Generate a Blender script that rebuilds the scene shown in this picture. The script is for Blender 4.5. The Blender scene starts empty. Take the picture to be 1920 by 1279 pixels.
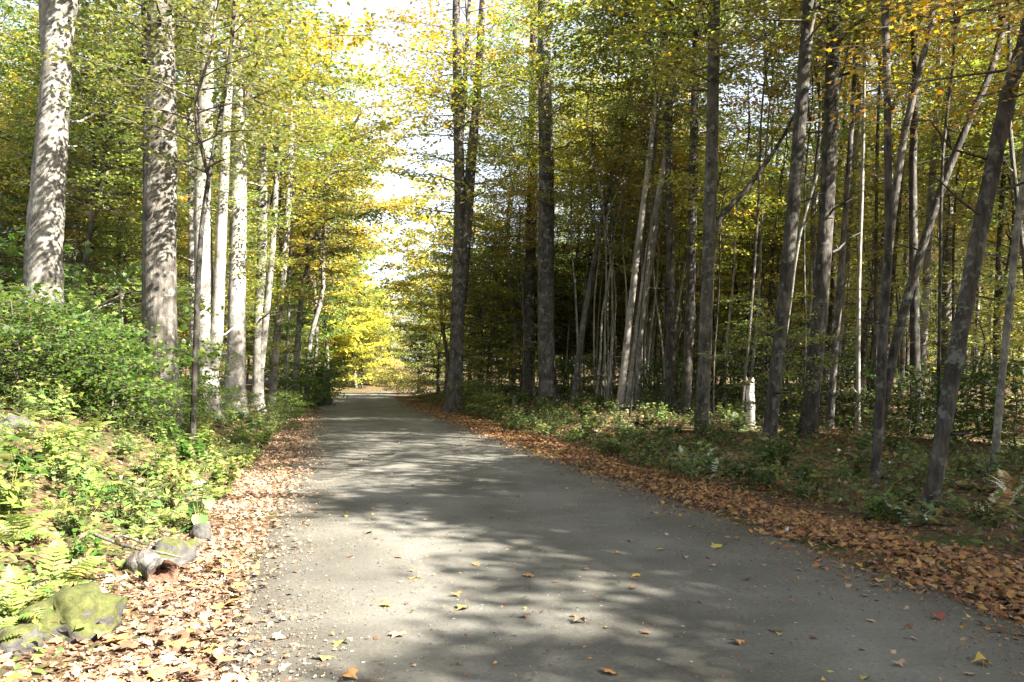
import bpy, math, random
import numpy as np
from mathutils import Vector, Matrix, noise as mnoise

R = math.radians
scene = bpy.context.scene
C = scene.collection

# ------------------------------------------------------------------ camera
F = 1550.0                     # focal length in pixels of the 1920 px photograph
CAM_H = 1.6
PITCH = R(2.42)
cam = bpy.data.cameras.new('camera')
cam.sensor_width = 36.0
cam.lens = F / 1920 * 36.0
cam.clip_start = 0.05
cam.clip_end = 2000
camo = bpy.data.objects.new('camera', cam)
camo.location = (0, 0, CAM_H)
camo.rotation_euler = (R(90) + PITCH, 0, 0)
C.objects.link(camo)
scene.camera = camo

# ------------------------------------------------------------------ light
SUN_AZ = Vector((0.88, -0.475, 0)).normalized()      # where the sun stands, seen from above
SUN_EL = R(40)
world = bpy.data.worlds.new('World')
scene.world = world
world.use_nodes = True
wn = world.node_tree
wn.nodes.clear()
sky = wn.nodes.new('ShaderNodeTexSky')
sky.sky_type = 'NISHITA'
sky.sun_disc = False
sky.sun_elevation = SUN_EL
sky.sun_rotation = math.atan2(SUN_AZ.x, SUN_AZ.y)
sky.air_density = 1.0
sky.dust_density = 2.5
sky.ozone_density = 0.8
bg = wn.nodes.new('ShaderNodeBackground')
bg.inputs['Strength'].default_value = 0.05
wo = wn.nodes.new('ShaderNodeOutputWorld')
haz = wn.nodes.new('ShaderNodeHueSaturation')          # thin white haze over the whole sky
haz.inputs['Saturation'].default_value = 0.5
haz.inputs['Value'].default_value = 1.15
wn.links.new(sky.outputs[0], haz.inputs['Color'])
wn.links.new(haz.outputs[0], bg.inputs[0])
wn.links.new(bg.outputs[0], wo.inputs[0])

sun = bpy.data.lights.new('sun', 'SUN')
sun.energy = 5.0
sun.angle = R(0.53)
sun.color = (1.0, 0.93, 0.82)
suno = bpy.data.objects.new('sun', sun)
sdir = Vector((SUN_AZ.x * math.cos(SUN_EL), SUN_AZ.y * math.cos(SUN_EL), math.sin(SUN_EL)))
suno.rotation_euler = (-sdir).to_track_quat('-Z', 'Y').to_euler()
suno.location = sdir * 60
C.objects.link(suno)

vs = scene.view_settings
vs.view_transform = 'Standard'
vs.look = 'None'
vs.gamma = 1.0
vs.use_curve_mapping = False
vs.exposure = 3.05
cy = scene.cycles
cy.max_bounces = 7
cy.diffuse_bounces = 4
cy.transmission_bounces = 5
cy.glossy_bounces = 2
cy.transparent_max_bounces = 4
cy.use_denoising = True
cy.caustics_reflective = False
cy.caustics_refractive = False


# ------------------------------------------------------------------ helpers
def at(px, py, depth):
    """point of the place seen at a pixel of the photograph, at a distance along the ground"""
    dx = (px - 960) / F
    dz = -(py - 639.5) / F
    y = math.cos(PITCH) - math.sin(PITCH) * dz
    z = math.sin(PITCH) + math.cos(PITCH) * dz
    k = depth / y
    return Vector((dx * k, depth, CAM_H + z * k))


def road_c(y):
    y = np.asarray(y, float)
    far = np.maximum(y - 45, 0)
    return 0.26 - 0.2245 * (y - 7.63) + 0.0021 * far ** 2 + 0.02 * np.clip(y - 72, 0, 30) ** 2


def sstep(a, b, t):
    t = np.clip((np.asarray(t, float) - a) / (b - a), 0, 1)
    return t * t * (3 - 2 * t)


HW = 2.56      # half the road's width


def lat(x, y):
    return (np.asarray(x, float) - road_c(y)) * 0.976


def vnoise(x, y):
    return (0.5 * np.sin(x * 1.31 + 1.7 * np.sin(y * 0.83 + 0.4)) + 0.3 * np.sin(y * 1.77 + 1.3 * np.sin(x * 1.07 + 2.1))
            + 0.2 * np.sin(2.9 * x + 3.3 * y + 0.7))


def ground_z(x, y):
    x = np.asarray(x, float); y = np.asarray(y, float)
    u = lat(x, y)
    dl = -u - HW; dr = u - HW
    near = sstep(-2, 6, y)
    zl = 1.15 * sstep(0.35, 4.2, dl) + 0.05 * np.maximum(dl - 4, 0)
    zl = zl * (0.55 + 0.45 * near) * (1 - 0.55 * sstep(40, 75, y))
    zr = (0.62 * sstep(0.8, 5.0, dr) + 0.02 * np.maximum(dr - 4, 0)) * sstep(13, 34, y) * (1 - 0.4 * sstep(45, 80, y))
    zr = zr - 0.10 * sstep(0.4, 1.5, dr) * (1 - sstep(10, 22, y))
    bump = 0.05 * vnoise(x * 1.2, y * 1.2) * (sstep(0.2, 1.2, dl) + sstep(0.3, 1.5, dr))
    bump += 0.14 * vnoise(x * 0.31, y * 0.31) * (sstep(2, 6, dl) + sstep(2, 6, dr))
    return np.where(dl > 0, zl, 0) + np.where(dr > 0, zr, 0) + bump


def gz(x, y):
    return float(ground_z(x, y))


def mesh_np(name, verts, tris=None, quads=None, mat=None, smooth=False):
    me = bpy.data.meshes.new(name)
    verts = np.asarray(verts, np.float32)
    loops = []; starts = []; n = 0
    if tris is not None and len(tris):
        t = np.asarray(tris, np.int32); loops.append(t.ravel()); starts.append(np.arange(len(t)) * 3); n = len(t) * 3
    if quads is not None and len(quads):
        q = np.asarray(quads, np.int32); loops.append(q.ravel()); starts.append(n + np.arange(len(q)) * 4)
    loops = np.concatenate(loops); starts = np.concatenate(starts)
    me.vertices.add(len(verts)); me.vertices.foreach_set('co', verts.ravel())
    me.loops.add(len(loops)); me.loops.foreach_set('vertex_index', loops.astype(np.int32))
    me.polygons.add(len(starts)); me.polygons.foreach_set('loop_start', starts.astype(np.int32))
    me.update(calc_edges=True)
    if smooth:
        me.polygons.foreach_set('use_smooth', np.ones(len(starts), bool))
    if mat:
        me.materials.append(mat)
    me.validate()
    return me


def obj(name, me, parent=None, loc=(0, 0, 0), rot=(0, 0, 0), scale=(1, 1, 1), mat=None):
    o = bpy.data.objects.new(name, me)
    C.objects.link(o)
    o.parent = parent
    o.location = loc; o.rotation_euler = rot
    o.scale = scale if hasattr(scale, '__len__') else (scale,) * 3
    if mat is not None:
        o.material_slots[0].link = 'OBJECT'
        o.material_slots[0].material = mat
    return o


def tag(o, label=None, cat=None, group=None, kind=None):
    if label: o['label'] = label
    if cat: o['category'] = cat
    if group: o['group'] = group
    if kind: o['kind'] = kind
    return o


# ------------------------------------------------------------------ materials
def new_mat(name):
    m = bpy.data.materials.new(name)
    m.use_nodes = True
    nt = m.node_tree
    nt.nodes.clear()
    out = nt.nodes.new('ShaderNodeOutputMaterial')
    return m, nt, out


def N(nt, t, **kw):
    n = nt.nodes.new('ShaderNode' + t)
    for k, v in kw.items():
        if k in n.inputs: n.inputs[k].default_value = v
        else: setattr(n, k, v)
    return n


def ramp(nt, stops, interp='LINEAR'):
    r = nt.nodes.new('ShaderNodeValToRGB')
    r.color_ramp.interpolation = interp
    el = r.color_ramp.elements
    while len(el) < len(stops): el.new(0.5)
    for e, (p, c) in zip(el, stops):
        e.position = p
        e.color = (*c, 1) if len(c) == 3 else c
    return r


def leaf_mat(name, cols, trans=0.52, clump=0.0, clump_col=None, clump_scale=0.35, gloss=0.12, sat=1.0):
    """thin leaf: colour differs from leaf to leaf; light passes through it"""
    m, nt, out = new_mat(name)
    L = nt.links.new
    geo = N(nt, 'NewGeometry')
    rp = ramp(nt, [(i / max(1, len(cols) - 1), c) for i, c in enumerate(cols)])
    L(geo.outputs['Random Per Island'], rp.inputs[0])
    col = rp.outputs[0]
    if clump_col:
        nz = N(nt, 'TexNoise', Scale=clump_scale, Detail=2.0)
        L(geo.outputs['Position'], nz.inputs['Vector'])
        mr = N(nt, 'MapRange')
        mr.inputs['From Min'].default_value = 0.62 - clump; mr.inputs['From Max'].default_value = 0.78 - clump
        L(nz.outputs[0], mr.inputs['Value'])
        mx = N(nt, 'MixRGB')
        L(mr.outputs[0], mx.inputs[0]); L(col, mx.inputs[1]); mx.inputs[2].default_value = (*clump_col, 1)
        col = mx.outputs[0]
    oi = N(nt, 'ObjectInfo')
    hs = N(nt, 'HueSaturation')
    mh = N(nt, 'MapRange'); mh.inputs['To Min'].default_value = 0.485; mh.inputs['To Max'].default_value = 0.515
    mv = N(nt, 'MapRange'); mv.inputs['To Min'].default_value = 0.8; mv.inputs['To Max'].default_value = 1.2
    L(oi.outputs['Random'], mh.inputs['Value']); L(oi.outputs['Random'], mv.inputs['Value'])
    L(mh.outputs[0], hs.inputs['Hue']); L(mv.outputs[0], hs.inputs['Value']); L(col, hs.inputs['Color'])
    hs.inputs['Saturation'].default_value = sat
    d = N(nt, 'BsdfDiffuse'); t = N(nt, 'BsdfTranslucent')
    L(hs.outputs[0], d.inputs[0])
    hs2 = N(nt, 'HueSaturation', Hue=0.502, Saturation=1.05, Value=1.3)
    L(hs.outputs[0], hs2.inputs['Color']); L(hs2.outputs[0], t.inputs[0])
    mx2 = N(nt, 'MixShader'); mx2.inputs[0].default_value = trans
    L(d.outputs[0], mx2.inputs[1]); L(t.outputs[0], mx2.inputs[2])
    g = N(nt, 'BsdfGlossy', Roughness=0.45); g.inputs[0].default_value = (0.8, 0.8, 0.8, 1)
    fr = N(nt, 'Fresnel', IOR=1.35)
    mm = N(nt, 'Math', operation='MULTIPLY'); mm.inputs[1].default_value = gloss * 5
    L(fr.outputs[0], mm.inputs[0])
    mx3 = N(nt, 'MixShader')
    L(mm.outputs[0], mx3.inputs[0]); L(mx2.outputs[0], mx3.inputs[1]); L(g.outputs[0], mx3.inputs[2])
    L(mx3.outputs[0], out.inputs[0])
    return m


LEAF = {
    'green': leaf_mat('leaf_green', [(0.06, 0.12, 0.018), (0.085, 0.155, 0.02), (0.12, 0.18, 0.024), (0.18, 0.21, 0.03)],
                      clump=0.0, clump_col=(0.26, 0.27, 0.03)),
    'fresh': leaf_mat('leaf_fresh', [(0.03, 0.075, 0.014), (0.05, 0.105, 0.018), (0.08, 0.14, 0.022), (0.15, 0.18, 0.03)], gloss=0.05),
    'olive': leaf_mat('leaf_olive', [(0.095, 0.155, 0.026), (0.15, 0.21, 0.032), (0.225, 0.26, 0.038), (0.33, 0.32, 0.044)],
                      clump=-0.01, clump_col=(0.50, 0.36, 0.034)),
    'yellow': leaf_mat('leaf_yellow', [(0.20, 0.26, 0.036), (0.33, 0.345, 0.045), (0.46, 0.405, 0.05), (0.57, 0.41, 0.05)],
                       clump=-0.01, clump_col=(0.64, 0.34, 0.03)),
    'orange': leaf_mat('leaf_orange', [(0.20, 0.19, 0.025), (0.36, 0.25, 0.03), (0.48, 0.27, 0.03), (0.50, 0.20, 0.028)],
                       clump=0.03, clump_col=(0.30, 0.22, 0.03)),
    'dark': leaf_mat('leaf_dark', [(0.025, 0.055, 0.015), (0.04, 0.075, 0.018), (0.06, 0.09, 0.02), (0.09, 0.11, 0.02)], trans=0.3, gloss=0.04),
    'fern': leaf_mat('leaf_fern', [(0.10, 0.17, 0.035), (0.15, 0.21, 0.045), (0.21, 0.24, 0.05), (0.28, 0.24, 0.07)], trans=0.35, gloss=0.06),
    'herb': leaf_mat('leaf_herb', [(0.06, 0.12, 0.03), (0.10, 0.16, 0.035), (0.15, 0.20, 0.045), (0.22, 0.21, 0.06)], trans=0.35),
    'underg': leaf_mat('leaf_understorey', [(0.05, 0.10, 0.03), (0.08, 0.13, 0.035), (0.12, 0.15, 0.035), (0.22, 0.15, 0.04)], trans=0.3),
    'litter': leaf_mat('leaf_litter', [(0.10, 0.06, 0.04), (0.19, 0.11, 0.07), (0.29, 0.18, 0.115), (0.38, 0.27, 0.18), (0.22, 0.11, 0.06),
                                       (0.33, 0.22, 0.12), (0.14, 0.085, 0.055), (0.43, 0.34, 0.25)], trans=0.1, gloss=0.12),
    'litter_dark': leaf_mat('leaf_litter_weathered', [(0.09, 0.045, 0.022), (0.19, 0.09, 0.038), (0.30, 0.15, 0.055), (0.40, 0.24, 0.085), (0.25, 0.105, 0.036),
                                                 (0.44, 0.31, 0.075), (0.14, 0.07, 0.035), (0.38, 0.26, 0.14)], trans=0.1, gloss=0.12),
}


def single_leaf_mat(name, c, c2):
    m, nt, out = new_mat(name)
    L = nt.links.new
    tc = N(nt, 'TexCoord')
    nz = N(nt, 'TexNoise', Scale=28.0, Detail=3.0)
    L(tc.outputs['Object'], nz.inputs['Vector'])
    rp = ramp(nt, [(0.35, c), (0.65, c2)])
    L(nz.outputs[0], rp.inputs[0])
    p = N(nt, 'BsdfPrincipled', Roughness=0.55)
    p.inputs['Specular IOR Level'].default_value = 0.3
    L(rp.outputs[0], p.inputs['Base Color'])
    L(p.outputs[0], out.inputs[0])
    return m


FALLEN = {
    'yellow': single_leaf_mat('fallen_yellow', (0.40, 0.29, 0.06), (0.27, 0.18, 0.05)),
    'yellow-green': single_leaf_mat('fallen_yellow_green', (0.25, 0.23, 0.05), (0.33, 0.26, 0.06)),
    'orange': single_leaf_mat('fallen_orange', (0.34, 0.16, 0.055), (0.24, 0.13, 0.05)),
    'brown': single_leaf_mat('fallen_brown', (0.15, 0.085, 0.05), (0.09, 0.05, 0.033)),
    'tan': single_leaf_mat('fallen_tan', (0.32, 0.23, 0.15), (0.22, 0.145, 0.09)),
    'red': single_leaf_mat('fallen_red', (0.20, 0.045, 0.035), (0.12, 0.04, 0.03)),
}


def bark_mat(name, base, dark, light, vscale=0.25, bump=0.5, marks=0.0, mark_col=(0.05, 0.045, 0.04), lichen=None):
    m, nt, out = new_mat(name)
    L = nt.links.new
    tc = N(nt, 'TexCoord')
    oi = N(nt, 'ObjectInfo')
    off = N(nt, 'VectorMath', operation='ADD')
    sc = N(nt, 'VectorMath', operation='SCALE'); sc.inputs['Scale'].default_value = 37.0
    cmb = N(nt, 'CombineXYZ')
    L(oi.outputs['Random'], cmb.inputs[0]); L(oi.outputs['Random'], cmb.inputs[1])
    L(cmb.outputs[0], sc.inputs[0])
    L(tc.outputs['Object'], off.inputs[0]); L(sc.outputs[0], off.inputs[1])
    mp = N(nt, 'Mapping'); mp.inputs['Scale'].default_value = (1, 1, vscale)
    L(off.outputs[0], mp.inputs['Vector'])
    n1 = N(nt, 'TexNoise', Scale=14.0, Detail=6.0, Roughness=0.65)
    L(mp.outputs[0], n1.inputs['Vector'])
    n2 = N(nt, 'TexNoise', Scale=2.2, Detail=4.0, Roughness=0.6)
    L(off.outputs[0], n2.inputs['Vector'])
    r1 = ramp(nt, [(0.30, dark), (0.50, base), (0.72, light)])
    L(n1.outputs[0], r1.inputs[0])
    r2 = ramp(nt, [(0.36, (0.42, 0.42, 0.40)), (0.62, (1.12, 1.10, 1.06))])
    L(n2.outputs[0], r2.inputs[0])
    mu = N(nt, 'MixRGB', blend_type='MULTIPLY'); mu.inputs[0].default_value = 1.0
    L(r1.outputs[0], mu.inputs[1]); L(r2.outputs[0], mu.inputs[2])
    col = mu.outputs[0]
    if marks > 0:        # dark lens-shaped scars round the stem
        mp2 = N(nt, 'Mapping'); mp2.inputs['Scale'].default_value = (1, 1, 4.5)
        L(off.outputs[0], mp2.inputs['Vector'])
        n3 = N(nt, 'TexNoise', Scale=2.6, Detail=3.0, Roughness=0.55)
        L(mp2.outputs[0], n3.inputs['Vector'])
        r3 = ramp(nt, [(0.60 - 0.1 * marks, (0, 0, 0)), (0.66 - 0.1 * marks, (1, 1, 1))])
        L(n3.outputs[0], r3.inputs[0])
        mm = N(nt, 'MixRGB'); L(r3.outputs[0], mm.inputs[0]); L(col, mm.inputs[1]); mm.inputs[2].default_value = (*mark_col, 1)
        col = mm.outputs[0]
    if lichen:
        n4 = N(nt, 'TexNoise', Scale=5.0, Detail=5.0, Roughness=0.7)
        L(off.outputs[0], n4.inputs['Vector'])
        r4 = ramp(nt, [(0.55, (0, 0, 0)), (0.62, (1, 1, 1))])
        L(n4.outputs[0], r4.inputs[0])
        mm = N(nt, 'MixRGB'); L(r4.outputs[0], mm.inputs[0]); L(col, mm.inputs[1]); mm.inputs[2].default_value = (*lichen, 1)
        col = mm.outputs[0]
    p = N(nt, 'BsdfPrincipled', Roughness=0.85)
    p.inputs['Specular IOR Level'].default_value = 0.2
    L(col, p.inputs['Base Color'])
    b = N(nt, 'Bump', Strength=bump, Distance=0.03)
    L(n1.outputs[0], b.inputs['Height']); L(b.outputs[0], p.inputs['Normal'])
    L(p.outputs[0], out.inputs[0])
    return m


BARK = {
    'pale': bark_mat('bark_pale_grey', (0.19, 0.178, 0.162), (0.085, 0.078, 0.07), (0.28, 0.268, 0.245), vscale=0.5, bump=0.5, marks=0.0, lichen=(0.25, 0.25, 0.225)),
    'white': bark_mat('bark_white', (0.27, 0.252, 0.23), (0.12, 0.108, 0.095), (0.38, 0.36, 0.33), vscale=0.6, bump=0.4, marks=0.0, lichen=(0.22, 0.205, 0.185)),
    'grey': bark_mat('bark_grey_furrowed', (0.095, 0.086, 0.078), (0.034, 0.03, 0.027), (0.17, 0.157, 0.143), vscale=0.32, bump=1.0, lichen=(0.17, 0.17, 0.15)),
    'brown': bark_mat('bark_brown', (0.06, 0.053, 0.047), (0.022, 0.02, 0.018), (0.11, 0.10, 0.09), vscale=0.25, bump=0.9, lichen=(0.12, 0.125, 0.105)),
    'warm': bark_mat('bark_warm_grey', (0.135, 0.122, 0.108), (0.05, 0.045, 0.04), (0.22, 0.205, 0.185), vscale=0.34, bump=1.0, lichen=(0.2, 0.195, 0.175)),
    'birch': bark_mat('bark_birch_sun_tone', (0.62, 0.60, 0.56), (0.40, 0.38, 0.35), (0.75, 0.73, 0.70), vscale=0.8, bump=0.3, marks=0.3),  # birch bark lightened to stand in for sun on the stump
    'twig': bark_mat('bark_twig', (0.12, 0.10, 0.085), (0.07, 0.06, 0.05), (0.19, 0.17, 0.15), vscale=0.4, bump=0.2),
}


def ground_mat():
    m, nt, out = new_mat('forest_floor')
    L = nt.links.new
    geo = N(nt, 'NewGeometry')
    n1 = N(nt, 'TexNoise', Scale=9.0, Detail=8.0, Roughness=0.7)
    n2 = N(nt, 'TexNoise', Scale=0.9, Detail=4.0)
    vo = N(nt, 'TexVoronoi', Scale=16.0)
    for n in (n1, n2, vo): L(geo.outputs['Position'], n.inputs['Vector'])
    r1 = ramp(nt, [(0.3, (0.026, 0.018, 0.012)), (0.5, (0.065, 0.042, 0.024)), (0.7, (0.13, 0.08, 0.042))])
    L(n1.outputs[0], r1.inputs[0])
    rv = N(nt, 'HueSaturation'); L(vo.outputs['Color'], rv.inputs['Color']); rv.inputs['Saturation'].default_value = 0.0
    mu = N(nt, 'MixRGB', blend_type='OVERLAY'); mu.inputs[0].default_value = 0.6
    L(r1.outputs[0], mu.inputs[1]); L(rv.outputs[0], mu.inputs[2])
    r2 = ramp(nt, [(0.5, (0, 0, 0)), (0.64, (1, 1, 1))])
    L(n2.outputs[0], r2.inputs[0])
    mg = N(nt, 'MixRGB'); L(r2.outputs[0], mg.inputs[0]); L(mu.outputs[0], mg.inputs[1]); mg.inputs[2].default_value = (0.045, 0.06, 0.018, 1)
    p = N(nt, 'BsdfPrincipled', Roughness=0.95)
    p.inputs['Specular IOR Level'].default_value = 0.1
    L(mg.outputs[0], p.inputs['Base Color'])
    b = N(nt, 'Bump', Strength=0.8, Distance=0.05)
    L(vo.outputs['Distance'], b.inputs['Height']); L(b.outputs[0], p.inputs['Normal'])
    L(p.outputs[0], out.inputs[0])
    return m


def road_mat():
    m, nt, out = new_mat('packed_gravel')
    L = nt.links.new
    geo = N(nt, 'NewGeometry')
    n1 = N(nt, 'TexNoise', Scale=34.0, Detail=8.0, Roughness=0.82)
    n2 = N(nt, 'TexNoise', Scale=0.7, Detail=5.0, Roughness=0.6)
    vo = N(nt, 'TexVoronoi', Scale=38.0)
    vs_ = N(nt, 'TexVoronoi', Scale=11.0)
    for n in (n1, n2, vo, vs_): L(geo.outputs['Position'], n.inputs['Vector'])
    r1 = ramp(nt, [(0.25, (0.068, 0.067, 0.061)), (0.5, (0.111, 0.110, 0.100)), (0.75, (0.168, 0.166, 0.153))])
    L(n1.outputs[0], r1.inputs[0])
    r2 = ramp(nt, [(0.3, (0.74, 0.73, 0.70)), (0.7, (1.10, 1.09, 1.06))])
    L(n2.outputs[0], r2.inputs[0])
    mu = N(nt, 'MixRGB', blend_type='MULTIPLY'); mu.inputs[0].default_value = 1
    L(r1.outputs[0], mu.inputs[1]); L(r2.outputs[0], mu.inputs[2])
    # broad worn and damp patches
    n5 = N(nt, 'TexNoise', Scale=0.45, Detail=7.0, Roughness=0.62)
    L(geo.outputs['Position'], n5.inputs['Vector'])
    r5 = ramp(nt, [(0.42, (0.78, 0.77, 0.75)), (0.52, (1.0, 1.0, 1.0)), (0.64, (1.14, 1.13, 1.10))])
    L(n5.outputs[0], r5.inputs[0])
    m5 = N(nt, 'MixRGB', blend_type='MULTIPLY'); m5.inputs[0].default_value = 1
    L(mu.outputs[0], m5.inputs[1]); L(r5.outputs[0], m5.inputs[2])
    mu = m5
    # pale worn wheel tracks, loose dark gravel and dirt between and beside them
    atr = N(nt, 'Attribute', attribute_name='across')
    n4 = N(nt, 'TexNoise', Scale=1.6, Detail=6.0, Roughness=0.65)
    L(geo.outputs['Position'], n4.inputs['Vector'])
    wv = N(nt, 'Math', operation='MULTIPLY_ADD'); wv.inputs[1].default_value = 0.7
    L(n4.outputs[0], wv.inputs[0]); L(atr.outputs['Fac'], wv.inputs[2])
    mrg = N(nt, 'MapRange'); mrg.inputs['From Min'].default_value = -2.3; mrg.inputs['From Max'].default_value = 3.0
    L(wv.outputs[0], mrg.inputs['Value'])
    rt = ramp(nt, [(0.0, (0.62, 0.55, 0.46)), (0.12, (0.86, 0.83, 0.79)), (0.29, (1.12, 1.11, 1.10)), (0.5, (0.84, 0.83, 0.80)), (0.71, (1.12, 1.11, 1.10)), (0.88, (0.86, 0.83, 0.79)), (1.0, (0.62, 0.55, 0.46))])
    L(mrg.outputs[0], rt.inputs[0])
    mt = N(nt, 'MixRGB', blend_type='MULTIPLY'); mt.inputs[0].default_value = 1
    L(mu.outputs[0], mt.inputs[1]); L(rt.outputs[0], mt.inputs[2])
    mu = mt
    # single pale and dark stones bedded in the surface
    rs = ramp(nt, [(0.0, (1, 1, 1)), (0.10, (1, 1, 1)), (0.16, (0, 0, 0))])
    L(vs_.outputs['Distance'], rs.inputs[0])
    sepc = N(nt, 'SeparateColor'); L(vs_.outputs['Color'], sepc.inputs[0])
    gt = N(nt, 'Math', operation='GREATER_THAN'); gt.inputs[1].default_value = 0.62
    L(sepc.outputs[0], gt.inputs[0])
    mm = N(nt, 'Math', operation='MULTIPLY'); L(rs.outputs[0], mm.inputs[0]); L(gt.outputs[0], mm.inputs[1])
    rc = ramp(nt, [(0.3, (0.06, 0.055, 0.05)), (0.7, (0.30, 0.29, 0.27))])
    L(sepc.outputs[1], rc.inputs[0])
    ms = N(nt, 'MixRGB'); L(mm.outputs[0], ms.inputs[0]); L(mu.outputs[0], ms.inputs[1]); L(rc.outputs[0], ms.inputs[2])
    p = N(nt, 'BsdfPrincipled', Roughness=0.85)
    p.inputs['Specular IOR Level'].default_value = 0.25
    L(ms.outputs[0], p.inputs['Base Color'])
    ad = N(nt, 'Math', operation='ADD'); L(n1.outputs[0], ad.inputs[0]); L(mm.outputs[0], ad.inputs[1])
    b = N(nt, 'Bump', Strength=0.7, Distance=0.014)
    L(ad.outputs[0], b.inputs['Height']); L(b.outputs[0], p.inputs['Normal'])
    L(p.outputs[0], out.inputs[0])
    return m


def rock_mat(name, moss):
    m, nt, out = new_mat(name)
    L = nt.links.new
    tc = N(nt, 'TexCoord'); geo = N(nt, 'NewGeometry')
    n1 = N(nt, 'TexNoise', Scale=9.0, Detail=8.0, Roughness=0.7)
    n2 = N(nt, 'TexNoise', Scale=5.0, Detail=5.0, Roughness=0.65)
    n3 = N(nt, 'TexNoise', Scale=22.0, Detail=9.0, Roughness=0.75)
    for n in (n1, n2, n3): L(tc.outputs['Object'], n.inputs['Vector'])
    r1 = ramp(nt, [(0.3, (0.03, 0.029, 0.027)), (0.55, (0.07, 0.067, 0.063)), (0.75, (0.13, 0.126, 0.12))])
    L(n1.outputs[0], r1.inputs[0])
    sp = N(nt, 'SeparateXYZ'); L(geo.outputs['Normal'], sp.inputs[0])
    ad = N(nt, 'Math', operation='MULTIPLY_ADD'); ad.inputs[1].default_value = 0.45
    L(sp.outputs[2], ad.inputs[0]); L(n2.outputs[0], ad.inputs[2])
    r2 = ramp(nt, [(0.95 - moss * 0.5, (0, 0, 0)), (1.05 - moss * 0.5, (1, 1, 1))])
    L(ad.outputs[0], r2.inputs[0])
    rm = ramp(nt, [(0.3, (0.03, 0.034, 0.013)), (0.5, (0.06, 0.066, 0.022)), (0.7, (0.10, 0.10, 0.035))])
    L(n3.outputs[0], rm.inputs[0])
    mx = N(nt, 'MixRGB'); L(r2.outputs[0], mx.inputs[0]); L(r1.outputs[0], mx.inputs[1]); L(rm.outputs[0], mx.inputs[2])
    p = N(nt, 'BsdfPrincipled', Roughness=0.92)
    p.inputs['Specular IOR Level'].default_value = 0.15
    L(mx.outputs[0], p.inputs['Base Color'])
    a2 = N(nt, 'Math', operation='ADD'); L(n1.outputs[0], a2.inputs[0]); L(n3.outputs[0], a2.inputs[1])
    b = N(nt, 'Bump', Strength=0.7, Distance=0.02)
    L(a2.outputs[0], b.inputs['Height']); L(b.outputs[0], p.inputs['Normal'])
    L(p.outputs[0], out.inputs[0])
    return m


# ------------------------------------------------------------------ geometry generators
T_QUAD = (np.array([[0, 0, 0], [0.45, 0.36, 0.10], [1, 0, -0.06], [0.45, -0.36, 0.10]]), np.array([[0, 2, 1], [0, 3, 2]]))
T_OVATE = (np.array([[0, 0, 0], [0.25, 0.26, 0.05], [0.6, 0.27, 0.04], [1, 0, -0.12], [0.6, -0.27, 0.04], [0.25, -0.26, 0.05], [0.5, 0, 0]]),
           np.array([[0, 6, 1], [1, 6, 2], [2, 6, 3], [3, 6, 4], [4, 6, 5], [5, 6, 0]]))
# five-lobed leaf
_mp = [(-0.02, 0.0), (0.02, 0.30), (0.22, 0.22), (0.36, 0.52), (0.50, 0.24), (0.62, 0.22), (1.0, 0.0)]
_v = [(x, y, 0.10 * abs(y) - 0.10 * x * x) for x, y in _mp] + [(x, -y, 0.12 * abs(y) - 0.10 * x * x) for x, y in _mp[1:-1]] + [(0.40, 0, 0)]
_ring = [0, 1, 2, 3, 4, 5, 6, 11, 10, 9, 8, 7]
T_MAPLE = (np.array(_v), np.array([[12, _ring[(i + 1) % 12], _ring[i]] for i in range(12)]))


def leaves(tpl, pos, nrm, tan, size, rng, wid=None):
    """copies of a leaf shape -> verts, tris"""
    tv, tf = tpl
    n = len(pos)
    nrm = nrm / np.linalg.norm(nrm, axis=1, keepdims=True)
    tan = tan - nrm * np.sum(tan * nrm, 1, keepdims=True)
    tan = tan / np.maximum(np.linalg.norm(tan, axis=1, keepdims=True), 1e-6)
    bi = np.cross(nrm, tan)
    w = np.ones(n) if wid is None else wid
    curl = rng.uniform(0.4, 2.2, n)
    V = (pos[:, None, :] + size[:, None, None] * (tv[None, :, 0, None] * tan[:, None, :] + (w[:, None] * tv[None, :, 1])[:, :, None] * bi[:, None, :]
         + (curl[:, None] * tv[None, :, 2])[:, :, None] * nrm[:, None, :]))
    Fc = tf[None] + (np.arange(n) * len(tv))[:, None, None]
    return V.reshape(-1, 3), Fc.reshape(-1, 3)


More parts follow.
